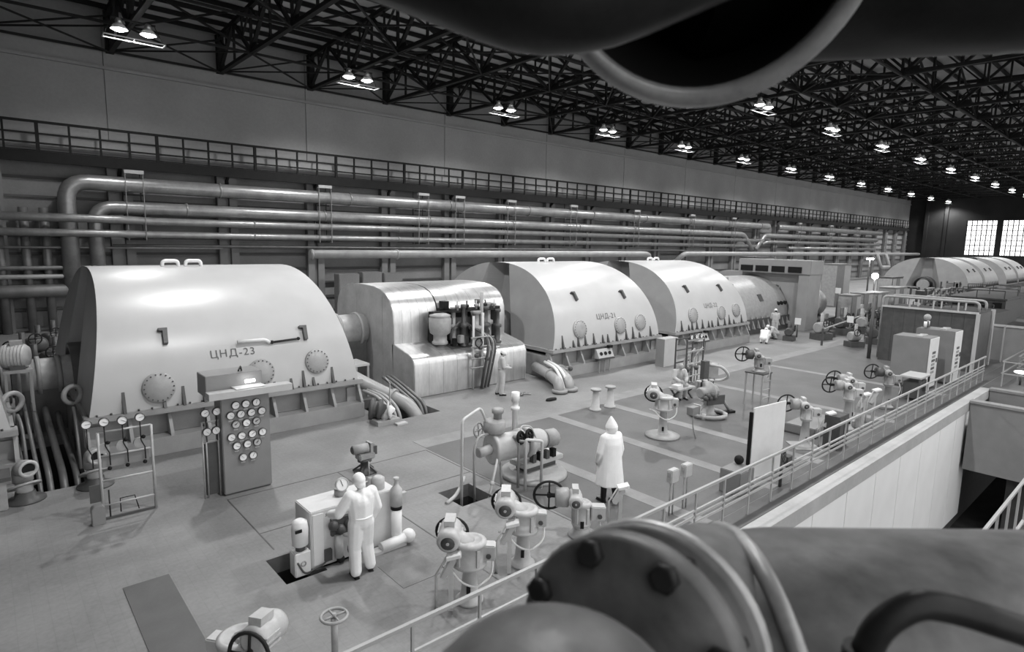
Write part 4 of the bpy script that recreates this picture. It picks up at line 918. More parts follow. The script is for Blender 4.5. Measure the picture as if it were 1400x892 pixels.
# ---- operator console
oc = thing('operator_console', 'white operator console with cylinders standing over the dark pit', 'console', (4.68, 9.68, 0))
MB().bx(-.84, .82, -.32, .34, .0, 1.02).build('cabinet', CONSOLE, oc, .015); MB().bx(-.88, .86, -.36, .38, -.12, 0).build('support_frame', MACH_D, oc)
MB().bx(-.80, -.62, -.335, -.32, .06, .96).build('front_strip', WHITE, oc)
MB().lathe([(.1, 0), (.13, .02), (.14, .3), (.12, .42), (.06, .46)], (-1.0, -.26, .48), n=18).build('accumulator', WHITE, oc); MB().lathe([(.08, 0), (.08, .1)], (-1.0, -.26, .4), n=12).build('accumulator_neck', MACH_D, oc)
MB().bx(-1.14, -.87, -.38, -.14, -.02, .40).build('valve_block', WHITE, oc, .015); MB().torus((-1.0, -.385, .2), (0, 1, 0), .04, .012, 12, 6).build('valve_eye', MACH, oc); MB().bx(-1.13, -1.02, -.41, -.39, .77, .82).build('label_band', BLACK, oc)
MB().tube([(-1.1, -.39, .25), (-1.0, -.42, .02), (-.8, -.36, .02), (-.6, -.4, .1), (-.55, -.36, .25)], .016, 6, .15).build('hose', MACH_D, oc)
MB().lathe([(.11, 0), (.11, .12), (.1, .13)], (-.12, .05, 1.02), n=16).build('gauge_foot', MACH, oc); dial(oc, (-.12, -.02, 1.24), (-.1, -1, .25), .12, False, MACH_L)
MB().lathe([(.09, 0), (.09, .1), (.05, .12), (.05, .2)], (.45, .0, 1.02), n=12).build('filler', MACH, oc); MB().lathe([(.12, 0), (.12, .2), (.06, .24)], (.55, -.1, 1.02), n=14).build('cap', MACH_L, oc)
MB().lathe([(.09, 0), (.1, .02), (.1, .55)], (.72, -.46, .16), n=16).build('cylinder', WHITE, oc); MB().lathe([(.105, 0), (.105, .07)], (.72, -.46, .70), n=16).build('cylinder_band', BLACK, oc); MB().lathe([(.11, 0), (.11, .3), (.05, .38), (.03, .48), (.05, .49), (.05, .53)], (.72, -.46, .77), n=16).build('cylinder_head', MACH_L, oc); MB().bx(.80, .92, -.5, -.42, .78, .98).build('side_box', MACH_L, oc)
MB().cyl((.35, -.55, .1), (.85, -.55, .14), .09, n=14).sph((.92, -.55, .15), .13).build('pump', WHITE, oc); MB().bx(.2, .85, -.6, -.42, -.0, .06).build('pump_foot', MACH_L, oc)
for (x, z) in ((-.48, .72), (-.35, .62), (-.2, .68)): MB().sph((x, -.42, z), .09, 10, 6).build('valve_knob', MACH_D, oc)
MB().bx(-.5, -.15, -.4, -.33, .52, .82).build('valve_plate', MACH_D, oc); MB().lathe([(.075, 0), (.075, .42)], (-.38, -.4, .12), n=12).build('filter', MACH_L, oc); MB().sph((-.36, -.42, .08), .07).build('filter_drain', BLACK, oc)
w = MB(); wheel(w, (-.1, -.42, .22), (.2, -1, .1), .13, .02); w.build('handwheel', BLACK, oc)
MB().tube([(-.45, -.42, .65), (-.25, -.46, .45), (.0, -.4, .6), (.2, -.38, .4)], .016, 6, .1).build('hose', MACH, oc)
MB().bx(-.62, -.5, -.40, -.33, .1, .3).build('cock', MACH_D, oc)
# ================================================================ RAILING, RIGHT SIDE, BACKGROUND
rl = thing('floor_railing', 'long pale tube railing along the edge of the turbine floor', 'railing', (0, 5.7, 0))
ubar('top_rail', (1.5, 0, 1.07), (32.3, 0, 1.07), .05, RAIL, rl)
for z in (.45, .57, .69): ubar('mid_rail', (9.0 if z < .6 else 1.5, 0, z), (32.3, 0, z), .035, RAIL, rl)
for i in range(31): ubar('post', (1.5+1.022*i, 0, 0), (1.5+1.022*i, 0, 1.07), .035, RAIL, rl)
# trough beam across the well
tb = thing('trough_beam', 'grey open-topped trough beam spanning the well at the right', 'beam', (27.2, 0, 0))
MB().bx(0, .25, -12, 5.08, -2.55, .0).build('side_wall', CABG, tb); MB().bx(3.1, 3.4, -12, 5.08, -2.55, .0).build('side_wall', CABG, tb); MB().bx(.25, 3.1, -12, 5.08, -2.55, -.9).build('trough_bottom', CABG, tb)
for x in (-.06, 3.05): MB().bx(x, x+.4, -12, 5.1, .0, .09).build('rim', CONC, tb)
for y in (3.4, .2, -3): MB().bx(.4, 3.0, y-.4, y+.4, -5, -2.55).build('pier', PIT, tb)
pl = struct(MB().bx(30.6, XR, -12, 5.44, -.35, 0).build('floor', DARK_TILE)); pl.name = 'floor_platform'
wr = thing('well_railing', 'pale stair railing low at the right picture edge', 'railing', (0, 1.87, -.05))
for z in (.3, 1.05): ubar('rail', (12.0, 0, z-(.3 if z < 1 else 0)), (20.5, 0, z-(.3 if z < 1 else 0)), .05, RAIL, wr)
for i in range(9): ubar('post', (12.2+1.0*i, 0, -.1), (12.2+1.0*i, 0, 1.05), .04, RAIL, wr)
MB().bx(11.8, 20.7, -1.0, .06, -.3, -.1).build('gangway', MACH_D, wr)
for k, (x, y) in enumerate(((31.6, 4.4), (33.6, 4.2))):
    t = thing('platform_railing', '%s thin railing on the platform beyond the trough beam' % ('nearer' if k == 0 else 'farther'), 'railing', (x, 0, 0), group='platform railings')
    for z in (.55, 1.05): ubar('rail', (0, -8, z), (0, y+.6, z), .045, RAIL if k == 0 else CABG, t)
    for i in range(8): ubar('post', (0, y+.55-1.3*i, 0), (0, y+.55-1.3*i, 1.05), .04, RAIL if k == 0 else CABG, t)
    for z in (.55, 1.05): ubar('rail', (0, y+.6, z), (9, y+.6, z), .045, CABG, t)
t = thing('platform_lamp', 'glowing oblong lamp low on the right platform', 'lamp', (32.6, 4.5, 0)); MB().sph((0, 0, .55), .2, 12, 8, (1, 1.3, .35)).build('globe', M('dim_glow', .9, .4, emit=3), t); MB().cyl((0, 0, 0), (0, 0, .5), .04, n=8).build('post', MACH_D, t)
# big dark screen box with pipes
db = thing('dark_enclosure', 'large dark walled enclosure behind the two tall cabinets', 'enclosure', (34.0, 8.45, 0))
for i in range(8): MB().bx(0, .12, 1.92-.485*(i+1)+.004, 1.92-.485*i-.004, .0, 2.7).build('wall_sheet', MACH_D, db)
MB().bx(.12, 3.0, -1.95, -1.85, 0, 2.7).build('side_wall', MACH_D, db); MB().bx(.12, 3.0, 1.85, 1.92, 0, 2.7).build('side_wall', MACH_D, db)
MB().bx(-.06, .14, -1.98, 1.95, 2.7, 2.78).build('top_edge', CABL, db); MB().bx(-.1, .06, -2.05, -1.92, 0, 2.72).build('corner_post', CABL, db); MB().bx(2.9, 3.1, -2.05, -1.9, 0, 2.75).build('corner_post', CABL, db)
MB().bx(.12, 3.0, -1.9, 1.9, 2.60, 2.68).build('roof', MACH_D, db)
for k in range(2):
    t = pipe('roof_pipe', '%s bent handrail pipe on top of the dark enclosure' % ('nearer' if k == 0 else 'farther'), [(34.7+1.4*k, 6.6, 2.75), (34.7+1.4*k, 6.6, 3.2), (34.7+1.4*k, 10.6, 3.2), (34.7+1.4*k, 10.6, .0 if k == 0 else 2.7)], .06, MACH, .25, 8, group='pipes on the enclosure roof', cat='rail')
    for y in (7.4, 8.4, 9.4): ubar('post', (0, y-6.6, -.1), (0, y-6.6, .45), .06, CABL, t)
t = pipe('post_pipe', 'dark upright post left of the dark enclosure', [(33.9, 10.75, 0), (33.9, 10.75, 3.2)], .09, MACH_D, 0, 10, group=None)
def tall_cabinet(label, x, y, w, d, h, text):
    t = thing('tall_cabinet', label, 'cabinet', (x, y, 0), 0, 'tall cabinets by the railing')
    MB().bx(-w/2, w/2, 0, d, .08, h).build('body', CABG, t, .02); MB().bx(-w/2+.03, w/2-.03, .03, d-.03, 0, .08).build('plinth', MACH_D, t)
    MB().bx(-w/2, w/2, -.03, 0, .06, h-.02).build('front', WHITE, t, .01)
    for i in range(6): MB().bx(-w*.18, w*.18, -.04, -.03, h*.3+i*.16, h*.3+.1+i*.16).build('label_strip', MACH_D if i % 2 else MACH, t)
    MB().bx(w*.3, w*.36, -.06, -.03, h*.5, h*.58).build('handle', MACH_D, t)
    for i in range(3): MB().box((-w/4+i*w/4, d*.35, h+.03), (.25, .2, .05), rz=i).build('parcel', CABL, t)
    return t
tall_cabinet('left of two tall grey cabinets before the dark enclosure', 28.6, 6.75, 1.2, 1.3, 2.1, 1)
tall_cabinet('right of two tall grey cabinets before the dark enclosure', 30.6, 6.4, 1.1, 1.4, 2.25, 2)
t = thing('cabinet_top_lamp', 'small lamp with bulbs on top of the right tall cabinet', 'lamp', (30.3, 7.5, 2.3)); MB().lathe([(.15, 0), (.1, .1), (.06, .25)], n=10).build('stem', MACH_D, t); MB().sph((0, 0, .42), .14).build('head', MACH, t); MB().cyl((-.2, 0, 0), (-.2, 0, .25), .06, n=8).cyl((.2, 0, 0), (.2, 0, .25), .06, n=8).build('bulbs', WHITE, t)
t = thing('work_table', 'small dark work table at the railing before the cabinets', 'table', (26.2, 6.6, 0)); MB().bx(-.6, .6, -.3, .4, .86, .92).build('top', CABL, t)
for x, y in ((-.55, -.25), (.55, -.25), (-.55, .35), (.55, .35)): ubar('leg', (x, y, 0), (x, y, .86), .06, MACH_D, t)
MB().bx(-.5, .5, -.2, .3, .1, .7).build('drawer_box', MACH_D, t); MB().bx(.1, .4, -.32, -.3, .3, .6).build('paper', WHITE, t)
pr = thing('partition', 'grey panelled partition with pale top edge right of the dark enclosure', 'partition', (38.6, 4.2, 0))
for i in range(3): MB().bx(0, .08, 3.0-1.0*(i+1)+.02, 3.0-1.0*i-.02, .1, 1.75).build('panel', CABG, pr)
for i in range(4): ubar('post', (-.02, i*1.0, 0), (-.02, i*1.0, 1.85), .07, MACH, pr)
ubar('top_rail', (0, -.05, 1.85), (0, 3.05, 1.85), .1, CABL, pr)
for k, (x, y, w_, d, h) in enumerate(((47, 8.4, 3.5, 3.2, 1.5), (53, 8.8, 4.5, 3.4, 1.3), (60, 9.4, 5.0, 3.6, 1.9), (68, 9.8, 6.0, 4.0, 1.7), (76.5, 11, 6.0, 4.2, 1.6))):
    t = thing('machine_housing', 'low dark machine housing behind the dark enclosure, %s from the front' % ORD[k], 'housing', (x, y, 0), group='dark housings behind the enclosure')
    MB().bx(-w_/2, w_/2, 0, d, 0, h).build('body', MACH_D, t, .05); MB().bx(-w_/2-.1, w_/2+.1, -.1, d+.1, h, h+.12).build('cover', MACH_D, t)
    for i in range(4): MB().bx(-w_/2-.04, -w_/2, .2+i*d/4.3, .2+i*d/4.3+d*.16, .2, h-.2).build('louvre', BLACK, t)
    ubar('top_rail', (-w_/2, .1, h+.7), (-w_/2, d-.1, h+.7), .06, MACH_D, t)
    for i in range(3): ubar('rail_post', (-w_/2, .1+i*(d-.2)/2, h+.1), (-w_/2, .1+i*(d-.2)/2, h+.7), .06, MACH_D, t)
# floor rail crossing in the back
t = thing('floor_barrier', 'single sloping barrier rail far back between two posts', 'barrier', (36.0, 13.9, 0), math.atan2(4.2, 32))
ubar('rail', (0, 0, .95), (19, 0, .95), .06, RAIL, t)
for x in (0, 9.5, 19): ubar('post', (x, 0, 0), (x, 0, 1.0), .1, MACH_D, t)
# portal and racks in the middle distance
def far_cabinet(label, x, y, w, d, h, mat, n=1):
    t = thing('switch_cabinet', label, 'cabinet', (x, y, 0), 0, 'switch cabinets in the middle distance')
    MB().bx(-w/2, w/2, 0, d, 0, h).build('body', mat, t, .02)
    for i in range(n): MB().bx(-w/2+w*i/n+.03, -w/2+w*(i+1)/n-.03, -.03, 0, .1, h-.1).build('door', CABL if (i+n) % 2 else CABG, t)
    MB().bx(-w/2-.03, w/2+.03, -.05, d+.03, h, h+.06).build('cornice', mat, t); MB().bx(-w/2-.03, -w/2, .05, d-.05, .1, h-.1).build('side_panel', MACH, t); return t
FC = [('first', 48.6, 16.6, 1.6, 1.0, 2.1, CABG, 2), ('second', 51.0, 16.6, 1.8, 1.0, 2.15, CABG, 2), ('third', 53.6, 16.4, 2.4, 1.2, 2.1, CABG, 3), ('fourth', 57.2, 16.2, 3.0, 1.2, 2.4, CABG, 3)]
for o_, x, y, w_, d, h, mt_, n in FC: far_cabinet('grey switch cabinet, %s in the row beyond the exciter' % o_, x, y, w_, d, h, mt_, n)
far_cabinet('tall dark cabinet under the hanging pipe loop', 62, 22.5, 3.2, 1.4, 4.0, CABG, 2); far_cabinet('dark block behind the exciter', 52, 25.5, 3.4, 1.4, 4.6, MACH_D, 2)
far_cabinet('dark cabinet by the globe lamp before the far turbine', 60.2, 17.4, 2.6, 1.2, 3.1, MACH_D, 3)
t = thing('globe_lamp', 'bright round globe lamp in the middle distance', 'lamp', (56.0, 17.9, 0)); MB().cyl((0, 0, 0), (0, 0, 3.1), .06, n=8).build('post', MACH_D, t); MB().sph((0, 0, 3.3), .26).build('globe', BULB, t)
t = thing('strip_lamp', 'short bright strip lamp near the hanging pipe loop', 'lamp', (70, 23, 0)); MB().cyl((0, 0, 0), (0, 0, 4.4), .08, n=8).build('post', MACH_D, t); MB().bx(-.7, .7, -.12, .12, 4.4, 4.55).build('tube', BULB, t)
# far turbine surroundings: crates, racks, small machines
rnd = random.Random(3)
def small_machine(label, x, y, s, mat):
    t = thing('small_machine', label, 'machine', (x, y, 0), rnd.uniform(-.6, .6), 'small machines in the middle distance')
    MB().bx(-.4*s, .4*s, -.3*s, .3*s, 0, .3*s).build('bed', MACH_D, t); MB().lathe([(.2*s, 0), (.26*s, .05*s), (.26*s, .5*s), (.18*s, .6*s)], (-.3*s, 0, .55*s), (1, .1, 0), 12).build('body', mat, t)
    MB().cyl((.1*s, .1*s, .3*s), (.1*s, .1*s, 1.2*s), .08*s, n=8).build('stack', mat, t); w = MB(); wheel(w, (-.1*s, -.3*s, .8*s), (0, 1, 0), .18*s, .02*s); w.build('handwheel', DARKSTEEL, t); return t
spots = [(38.4, 14.9, 1.1), (40.0, 15.2, 1.0), (41.8, 15.0, 1.2), (43.6, 15.4, 1.1), (45.4, 15.2, 1.0), (47.4, 15.3, 1.2), (37.2, 12.6, .9), (39.4, 12.4, 1.0), (41.2, 12.9, .9), (43.4, 12.6, 1.1), (45.8, 12.8, 1.0), (48.5, 13.0, 1.2), (51.5, 13.4, 1.2), (54.5, 13.8, 1.2), (36.3, 15.9, .8)]
for k, (x, y, s) in enumerate(spots): small_machine('small pump or valve machine behind the portal, %s from the left %s' % (ORD[k if k < 6 else k-6 if k < 14 else 0], 'in the back row' if k < 6 else 'in the front row' if k < 14 else 'beside the standing mechanic'), x, y, s*1.2, MACH if k % 3 == 0 else MACH_D)
for k, (x, y, z) in enumerate(((40.3, 14.0, 1.0), (46.6, 17.2, 2.3), (38.0, 16.2, .8))):
    t = thing('notice_board', 'small white notice on a thin post, %s' % ['before the switch cabinets', 'on top behind the exciter', 'near the portal foot'][k], 'sign', (x, y, 0), group='white notices'); MB().cyl((0, 0, 0), (0, 0, z), .05, n=8).build('post', MACH_D, t); MB().bx(-.03, .03, -.18, .18, z, z+.4).build('plate', WHITE, t)
more = [(x, y) for x in (44, 47, 50, 53, 56.5, 60, 64) for y in (14.3, 15.4)]
for k, (x, y) in enumerate(more): small_machine('dim valve machine in the crowded middle distance, %s from the left in the %s line' % (ORD[k//2], 'near' if k % 2 == 0 else 'far'), x+rnd.uniform(-.5, .5), y+rnd.uniform(-.3, .3), rnd.uniform(1.0, 1.4), MACH_D if k % 3 else MACH)
def equipment_rack(label, x, y, w_, h):
    t = thing('equipment_rack', label, 'rack', (x, y, 0), 0, 'equipment racks in the distance')
    for sx in (-1, 1):
        for sy in (0, 1.2): ubar('upright', (sx*w_/2, sy, 0), (sx*w_/2, sy, h), .14, MACH_D, t)
    for i in range(3): ubar('cross_bar', (-w_/2, 0, h*(i+1)/3), (w_/2, 0, h*(i+1)/3), .12, MACH, t)
    for i in range(4):
        a = rnd.uniform(-w_/2+.2, w_/2-.9); z = rnd.choice([.1, h/3, h*2/3]); MB().bx(a, a+rnd.uniform(.4, .8), .1, .9, z, z+rnd.uniform(.4, h/3-.1)).build('unit', rnd.choice([MACH_D, MACH, CABG]), t)
    MB().tube([(-w_/2, -.1, .3), (-w_/4, -.1, h*.7), (w_/4, -.1, h*.5), (w_/2, -.1, h*.9)], .09, 8, .4).build('pipe_run', rnd.choice([PIPE_D, PIPE_L]), t)
for k in range(9): equipment_rack('dim equipment rack far behind the exciter, %s from the left' % ORD[k], 58+3.2*k, 27+1.0*k, 2.6, rnd.uniform(2.8, 4.2))
for k in range(6): equipment_rack('dim equipment rack in front of the far turbine, %s from the left' % ORD[k], 66+3.0*k, 16.4+.25*k, 2.4, rnd.uniform(1.5, 2.1))
# oil line bench by the seated person
rb = thing('pipe_rack', 'open rack of thin pipes and small dials before the third casing', 'pipe rack', (21.2, 13.2, 0))
for x in (-.6, .6):
    for y in (-.25, .25): ubar('upright', (x, y, 0), (x, y, 1.9), .05, MACH_D, rb)
for z in (.4, .9, 1.4, 1.85): ubar('shelf_bar', (-.6, -.25, z), (.6, -.25, z), .05, MACH, rb); ubar('shelf_bar', (-.6, .25, z), (.6, .25, z), .05, MACH_D, rb)
for i in range(6): MB().tube([(-.5+.2*i, -.1, .1), (-.5+.2*i, -.1, 1.1+.1*(i % 3)), (-.42+.2*i, -.25, 1.3+.1*(i % 3))], .03, 6, .1).build('tube', MACH if i % 2 else MACH_L, rb)
for i in range(3): dial(rb, (-.4+.35*i, -.3, 2.0), (0, -1, 0), .1)
for i in range(4): MB().sph((-.45+.3*i, -.25, .7+.15*(i % 2)), .1, 8, 6).build('valve', MACH if i % 2 else MACH_D, rb)
bk = thing('work_bench', 'low wooden bench with papers under the seated person', 'bench', (18.9, 12.0, 0)); MB().bx(-.5, .5, -.25, .25, .40, .46).build('seat_board', CABL, bk)
for x in (-.42, .42): MB().bar((x, -.2, 0), (x, .2, .42), .05).build('leg', MACH_D, bk); MB().bar((x, .2, 0), (x, -.2, .42), .05).build('leg', MACH_D, bk)
tag(MB().bx(-.18, .18, -.14, .14, 0, .12).build('parcel', WHITE, loc=(18.6, 12.0, .46), bevel=.01), 'white parcel on the low bench beside the seated person', 'parcel')
# clutter along the back wall behind the turbines
for k, (x, y, w_, h) in enumerate(((20.0, 40.5, 1.6, 2.6), (21.9, 40.6, 1.6, 2.7), (23.8, 40.8, 1.6, 2.6))):
    t = thing('locker', 'dull tall locker by the back wall, %s from the left' % ORD[k], 'cabinet', (x, y, .0), group='lockers by the back wall'); MB().bx(-w_/2, w_/2, 0, .8, 0, h+.4).build('body', WALL_LO, t, .02); MB().bx(-w_/2+.05, w_/2-.05, -.03, 0, .1, h+.3).build('door', WALL_LO, t); MB().bx(w_*.3, w_*.34, -.07, -.03, h*.5, h*.58).build('handle', MACH_D, t)
for k, x in enumerate((25.8, 28.0, 30.4, 33.2)):
    small_machine('dim pump by the back wall behind the silver cylinder, %s from the left' % ORD[k], x, 38.5, 2.0, MACH_D)
for k, (x, y) in enumerate(((.9, 31), (1.6, 33), (2.3, 34.5), (1.1, 27.5), (1.9, 29))):
    small_machine('dim pump far left behind the nearest casing, %s from the front' % ORD[k], x, y, 1.3, MACH_D)

# ================================================================ FOREGROUND PIPES CLOSE TO THE CAMERA
ff = thing('foreground_flange', 'blurred dark bolted flange joint close to the camera, bottom centre', 'pipe flange', (1.273, .947, 4.433))
fa = Vector((.971, .161, -.176)).normalized()
MB().lathe([(.18, -.02), (.335, -.02), (.35, 0), (.35, .05), (.335, .07), (.27, .07), (.27, .14), (.335, .14), (.35, .16), (.35, .22), (.335, .24), (.28, .24), (.26, .5), (.26, .7)], (0, 0, 0), fa, 48).build('flange_pair', FGMET, ff)
x_, y_, d_ = basis(fa)
for i in range(8):
    a = 2*PI*i/8+.35; p = (x_*math.cos(a)+y_*math.sin(a))*.30
    b = MB().lathe([(.03, -.05), (.042, -.045), (.042, -.02), (.022, 0), (.022, .2)], p, fa, 6).build('bolt', FGDARK, ff)
MB().torus(fa*.19, fa, .335, .026, 48, 8).build('pale_edge', FGRIM, ff)  # paler ring along the flange edge
fd = thing('foreground_bonnet', 'blurred smooth dark bonnet close to the camera, bottom centre', 'pipe', (.88, .833, 4.43))
MB().sph((0, 0, -.02), .355, 32, 20, (1, 1, 1.0)).build('bonnet', FGMET, fd)
fp2 = thing('foreground_vessel', 'big blurred dark horizontal pipe close to the camera, bottom right', 'pipe', (1.86, 1.0, 3.87))
pd = Vector((.751, -.659, .01)); MB().lathe([(.3, -.25), (.55, -.12), (.66, .05), (.685, .3), (.685, 2.4)], (0, 0, 0), pd, 48).build('pipe_body', FGMET, fp2)
MB().torus(pd*.12, pd, .675, .03, 48, 8).build('weld_ring', FGRIM, fp2)
fb = thing('foreground_bent_pipe', 'blurred thin bent pipe close to the camera, bottom right corner', 'pipe', (1.6, .43, 4.63))
o_ = Vector((1.6, .43, 4.63)); MB().tube([Vector(p)-o_ for p in ((1.60, .45, 4.56), (1.609, .428, 4.67), (1.674, .37, 4.735), (1.76, .30, 4.715), (1.87, .12, 4.675))], .036, 14, .05).build('tube', FGDARK, fb)
MB().cyl(Vector((1.60, .45, 4.50))-o_, Vector((1.6, .448, 4.6))-o_, .05, n=14).build('socket', FGDARK, fb)
# overhead
ob = thing('overhead_duct_mouth', 'black mouth of a round duct hanging close above the camera', 'duct', (2.083, 1.337, 6.726))
oa = Vector((.766, .492, .414)).normalized()
MB().lathe([(.53, .0), (.56, -.02), (.60, -.01), (.61, .03), (.60, .07), (.57, .10), (.56, 1.4), (.53, 1.4)], (0, 0, 0), oa, 64, cap=False).build('duct_shell', FGDARK, ob)
MB().lathe([(.53, .0), (.53, 1.38), (.001, 1.38)], (0, 0, 0), oa, 48, cap=False).build('duct_lining', M('duct_shade_black', .006, .9), ob)  # black colour holds the shade inside the open duct
MB().torus((0, 0, .0), oa, .575, .042, 64, 10).build('rim', FGRIM, ob)
ol = thing('overhead_pipe', 'thick blurred dark pipe crossing above the camera, top centre', 'pipe', (1.3, 2.55, 6.95)); o_ = Vector((1.3, 2.55, 6.95))
MB().tube([Vector(p)-o_ for p in ((.60, 3.6, 7.28), (1.103, 2.483, 6.792), (1.433, 1.427, 6.304), (2.074, .93, 6.666), (2.6, .6, 6.97))], .155, 24, .25).build('pipe_body', FGDARK, ol)
o_ = Vector((2.083, 1.337, 6.726)); MB().tube([Vector(p)-o_ for p in ((2.75, 1.85, 7.13), (5.2, -.28, 7.32))], .62, 32).build('duct_trunk', FGDARK, ob)
# ================================================================ PEOPLE
def remesh(mb, name, vox, mat, parent, smooth=3):
    me = mb.mesh(name); o = bpy.data.objects.new(name, me); COL.objects.link(o)
    r = o.modifiers.new('r', 'REMESH'); r.mode = 'VOXEL'; r.voxel_size = vox; r.use_smooth_shade = True
    s = o.modifiers.new('s', 'SMOOTH'); s.factor = .5; s.iterations = smooth
    dg = bpy.context.evaluated_depsgraph_get(); me2 = bpy.data.meshes.new_from_object(o.evaluated_get(dg)); me2.name = name
    bpy.data.objects.remove(o); bpy.data.meshes.remove(me)
    me2.polygons.foreach_set('use_smooth', [True]*len(me2.polygons)); me2.materials.clear()
    return link(name, me2, mat, parent)
V = Vector
def person(label, loc, rz, J, vox=.012, suit=CLOTH_W, shoes=True, cap='cap', coat=None, trousers=None, s=1.0):
    """J: joints; body faces +y, x to its right hand side"""
    t = thing('person', label, 'person', loc, rz); t.scale = (s, s, s)
    hd = V(J['head']); hdir = V(J.get('face', (0, 1, 0))).normalized(); pel = V(J['pelvis']); ch = V(J['chest']); nk = V(J['neck'])
    side = V((0, 0, 1)).cross(hdir).normalized()*-1
    upd = (hd-nk).normalized()
    rot = Matrix((side, hdir, side.cross(hdir))).transposed()
    b = MB()
    b.sph(hd, .1, 16, 12, (.80, .98, 1.18), rot); b.sph(hd+hdir*.025-upd*.06, .072, 12, 8, (.86, .95, .95), rot)
    b.cap(hd+hdir*.095+upd*.012, hd+hdir*.116-upd*.024, .011, .017, 8); b.sph(hd+hdir*.100-upd*.06, .022, 8, 6, (1.2, .5, .5), rot)
    for q in (-1, 1): b.sph(hd+side*(.082*q)-hdir*.005-upd*.01, .03, 8, 6, (.4, .7, 1.1), rot); b.sph(hd+side*(.033*q)+hdir*.088+upd*.022, .014, 8, 6)
    b.cap(nk-upd*.06, hd-upd*.05, .056, .052)
    b.cap(pel, ch, .12, .13); b.cap(ch, nk-upd*.05, .12, .07)
    sh = {}
    c = MB(); g = J.get('loose', .022)
    ax = V(J.get('right', (1, 0, 0))).normalized()
    fw = ax.cross(V((0, 0, 1)))*-1
    for q, n in ((-1, 'l'), (1, 'r')):
        S = V(J['sh_'+n]); E_ = V(J['el_'+n]); W_ = V(J['wr_'+n]); H_ = V(J['hip_'+n]); K_ = V(J['kn_'+n]); A_ = V(J['an_'+n]); T_ = V(J['toe_'+n])
        b.cap(S, E_, .05, .042); b.cap(E_, W_, .040, .028); b.cap(ch+(S-ch)*.4, S, .07, .055)
        b.cap(H_, K_, .082, .058); b.cap(K_, A_, .055, .038); b.cap(A_, T_, .04, .032)
        # hand: palm, four fingers, thumb
        d = (W_-E_).normalized(); hdv = V(J.get('hand_'+n, d)).normalized(); pn = V(J.get('palm_'+n, (-q, 0, 0))).normalized(); pn = (pn-hdv*pn.dot(hdv)).normalized(); lat = hdv.cross(pn)*(-q)
        p0 = W_+hdv*.02; p1 = W_+hdv*.085
        for k in range(4):
            o = lat*(.030-.020*k); b.cap(p0+o*.7, p1+o, .014, .012, 8)
            L1 = (.040, .045, .042, .034)[k]; m1 = p1+o+(hdv*.9+pn*.35).normalized()*L1; m2 = m1+(hdv*.55+pn*.8).normalized()*L1*.8; b.cap(p1+o, m1, .0105, .0098, 8); b.cap(m1, m2, .0098, .0088, 8)
        th0 = W_+hdv*.03+lat*.03; th1 = th0+(hdv*.6+lat*.6+pn*.3).normalized()*.045; b.cap(th0, th1, .013, .0115, 8); b.cap(th1, th1+(hdv*.85+pn*.4).normalized()*.032, .0115, .0095, 8)
        if coat is None or True:
            c.cap(S, E_, .066+g, .052+g); c.cap(E_, W_-d*.015, .050+g, .036+g); c.cap(ch+(S-ch)*.3, S, .085+g, .066+g)
            if coat is None: c.cap(H_, K_, .098+g, .078+g); c.cap(K_, A_+(K_-A_).normalized()*.03, .074+g, .062+g)
        if shoes:
            m = MB(); m.cap(A_-V((0, 0, .0)), A_+(T_-A_)*.1-V((0, 0, .03)), .05, .05); m.cap(A_+(T_-A_)*-.15-V((0, 0, .035)), T_-V((0, 0, .012)), .046, .040); m.box(A_+(T_-A_)*.4-V((0, 0, .065)), (.09, .27, .025), rz=math.atan2(-(T_-A_).x, (T_-A_).y)); remesh(m, 'shoe', .012, SHOE, t, 2)
    c.cap(pel-V((0, 0, .02)), ch, .125+g, .135+g)
    for q, n in ((-1, 'l'), (1, 'r')): c.cap(pel+(V(J['hip_'+n])-pel)*.6, ch+(V(J['sh_'+n])-ch)*.55, .105+g, .10+g)
    c.cap(ch, nk-upd*.045, .125+g, .075)
    remesh(b, 'body', vox, SKIN, t, 2)
    if coat:
        n = 28; rings = []
        for (z, rx, ry) in coat:
            for i in range(n):
                a = 2*PI*i/n; f = 1+(.025*math.sin(7*a) if z < .8 else 0); q = (pel.lerp(nk, max(0, min(1, (z-pel.z)/(nk.z-pel.z)))) if z > pel.z else pel)
                rings.append((q.x+math.cos(a)*rx*f, q.y+math.sin(a)*ry*f, z))
        m = MB(); fs = [(j*n+i, j*n+(i+1) % n, (j+1)*n+(i+1) % n, (j+1)*n+i) for j in range(len(coat)-1) for i in range(n)]
        fs.append(tuple(range(n-1, -1, -1))); fs.append(tuple(range((len(coat)-1)*n, len(coat)*n))); c.add(rings, fs, True)
        remesh(c, 'coat', .014, suit, t, 4)
        l = MB()
        for n_ in ('l', 'r'): l.cap(V(J['hip_'+n_]), V(J['kn_'+n_]), .09, .075); l.cap(V(J['kn_'+n_]), V(J['an_'+n_])+V((0, 0, .03)), .072, .062)
        remesh(l, 'trousers', .014, trousers or SHOE, t, 2)
        MB().tube([(-.17, -.155, .93), (-.06, -.165, .93), (.06, -.165, .93), (.17, -.155, .93)], .012, 6).build('half_belt', suit, t)
    else:
        remesh(c, 'coverall', .014, suit, t, 4)
        bl = pel+V((0, 0, .08))
        n = 24; m = MB(); P = []
        for i in range(n): a = 2*PI*i/n; P.append((bl.x+math.cos(a)*.185, bl.y+math.sin(a)*.158, bl.z+.0))
        m.tube(P+[P[0]], .016, 6); m.build('belt', suit, t) if J.get('belt', True) else None
    up = rot @ V((0, 0, 1))
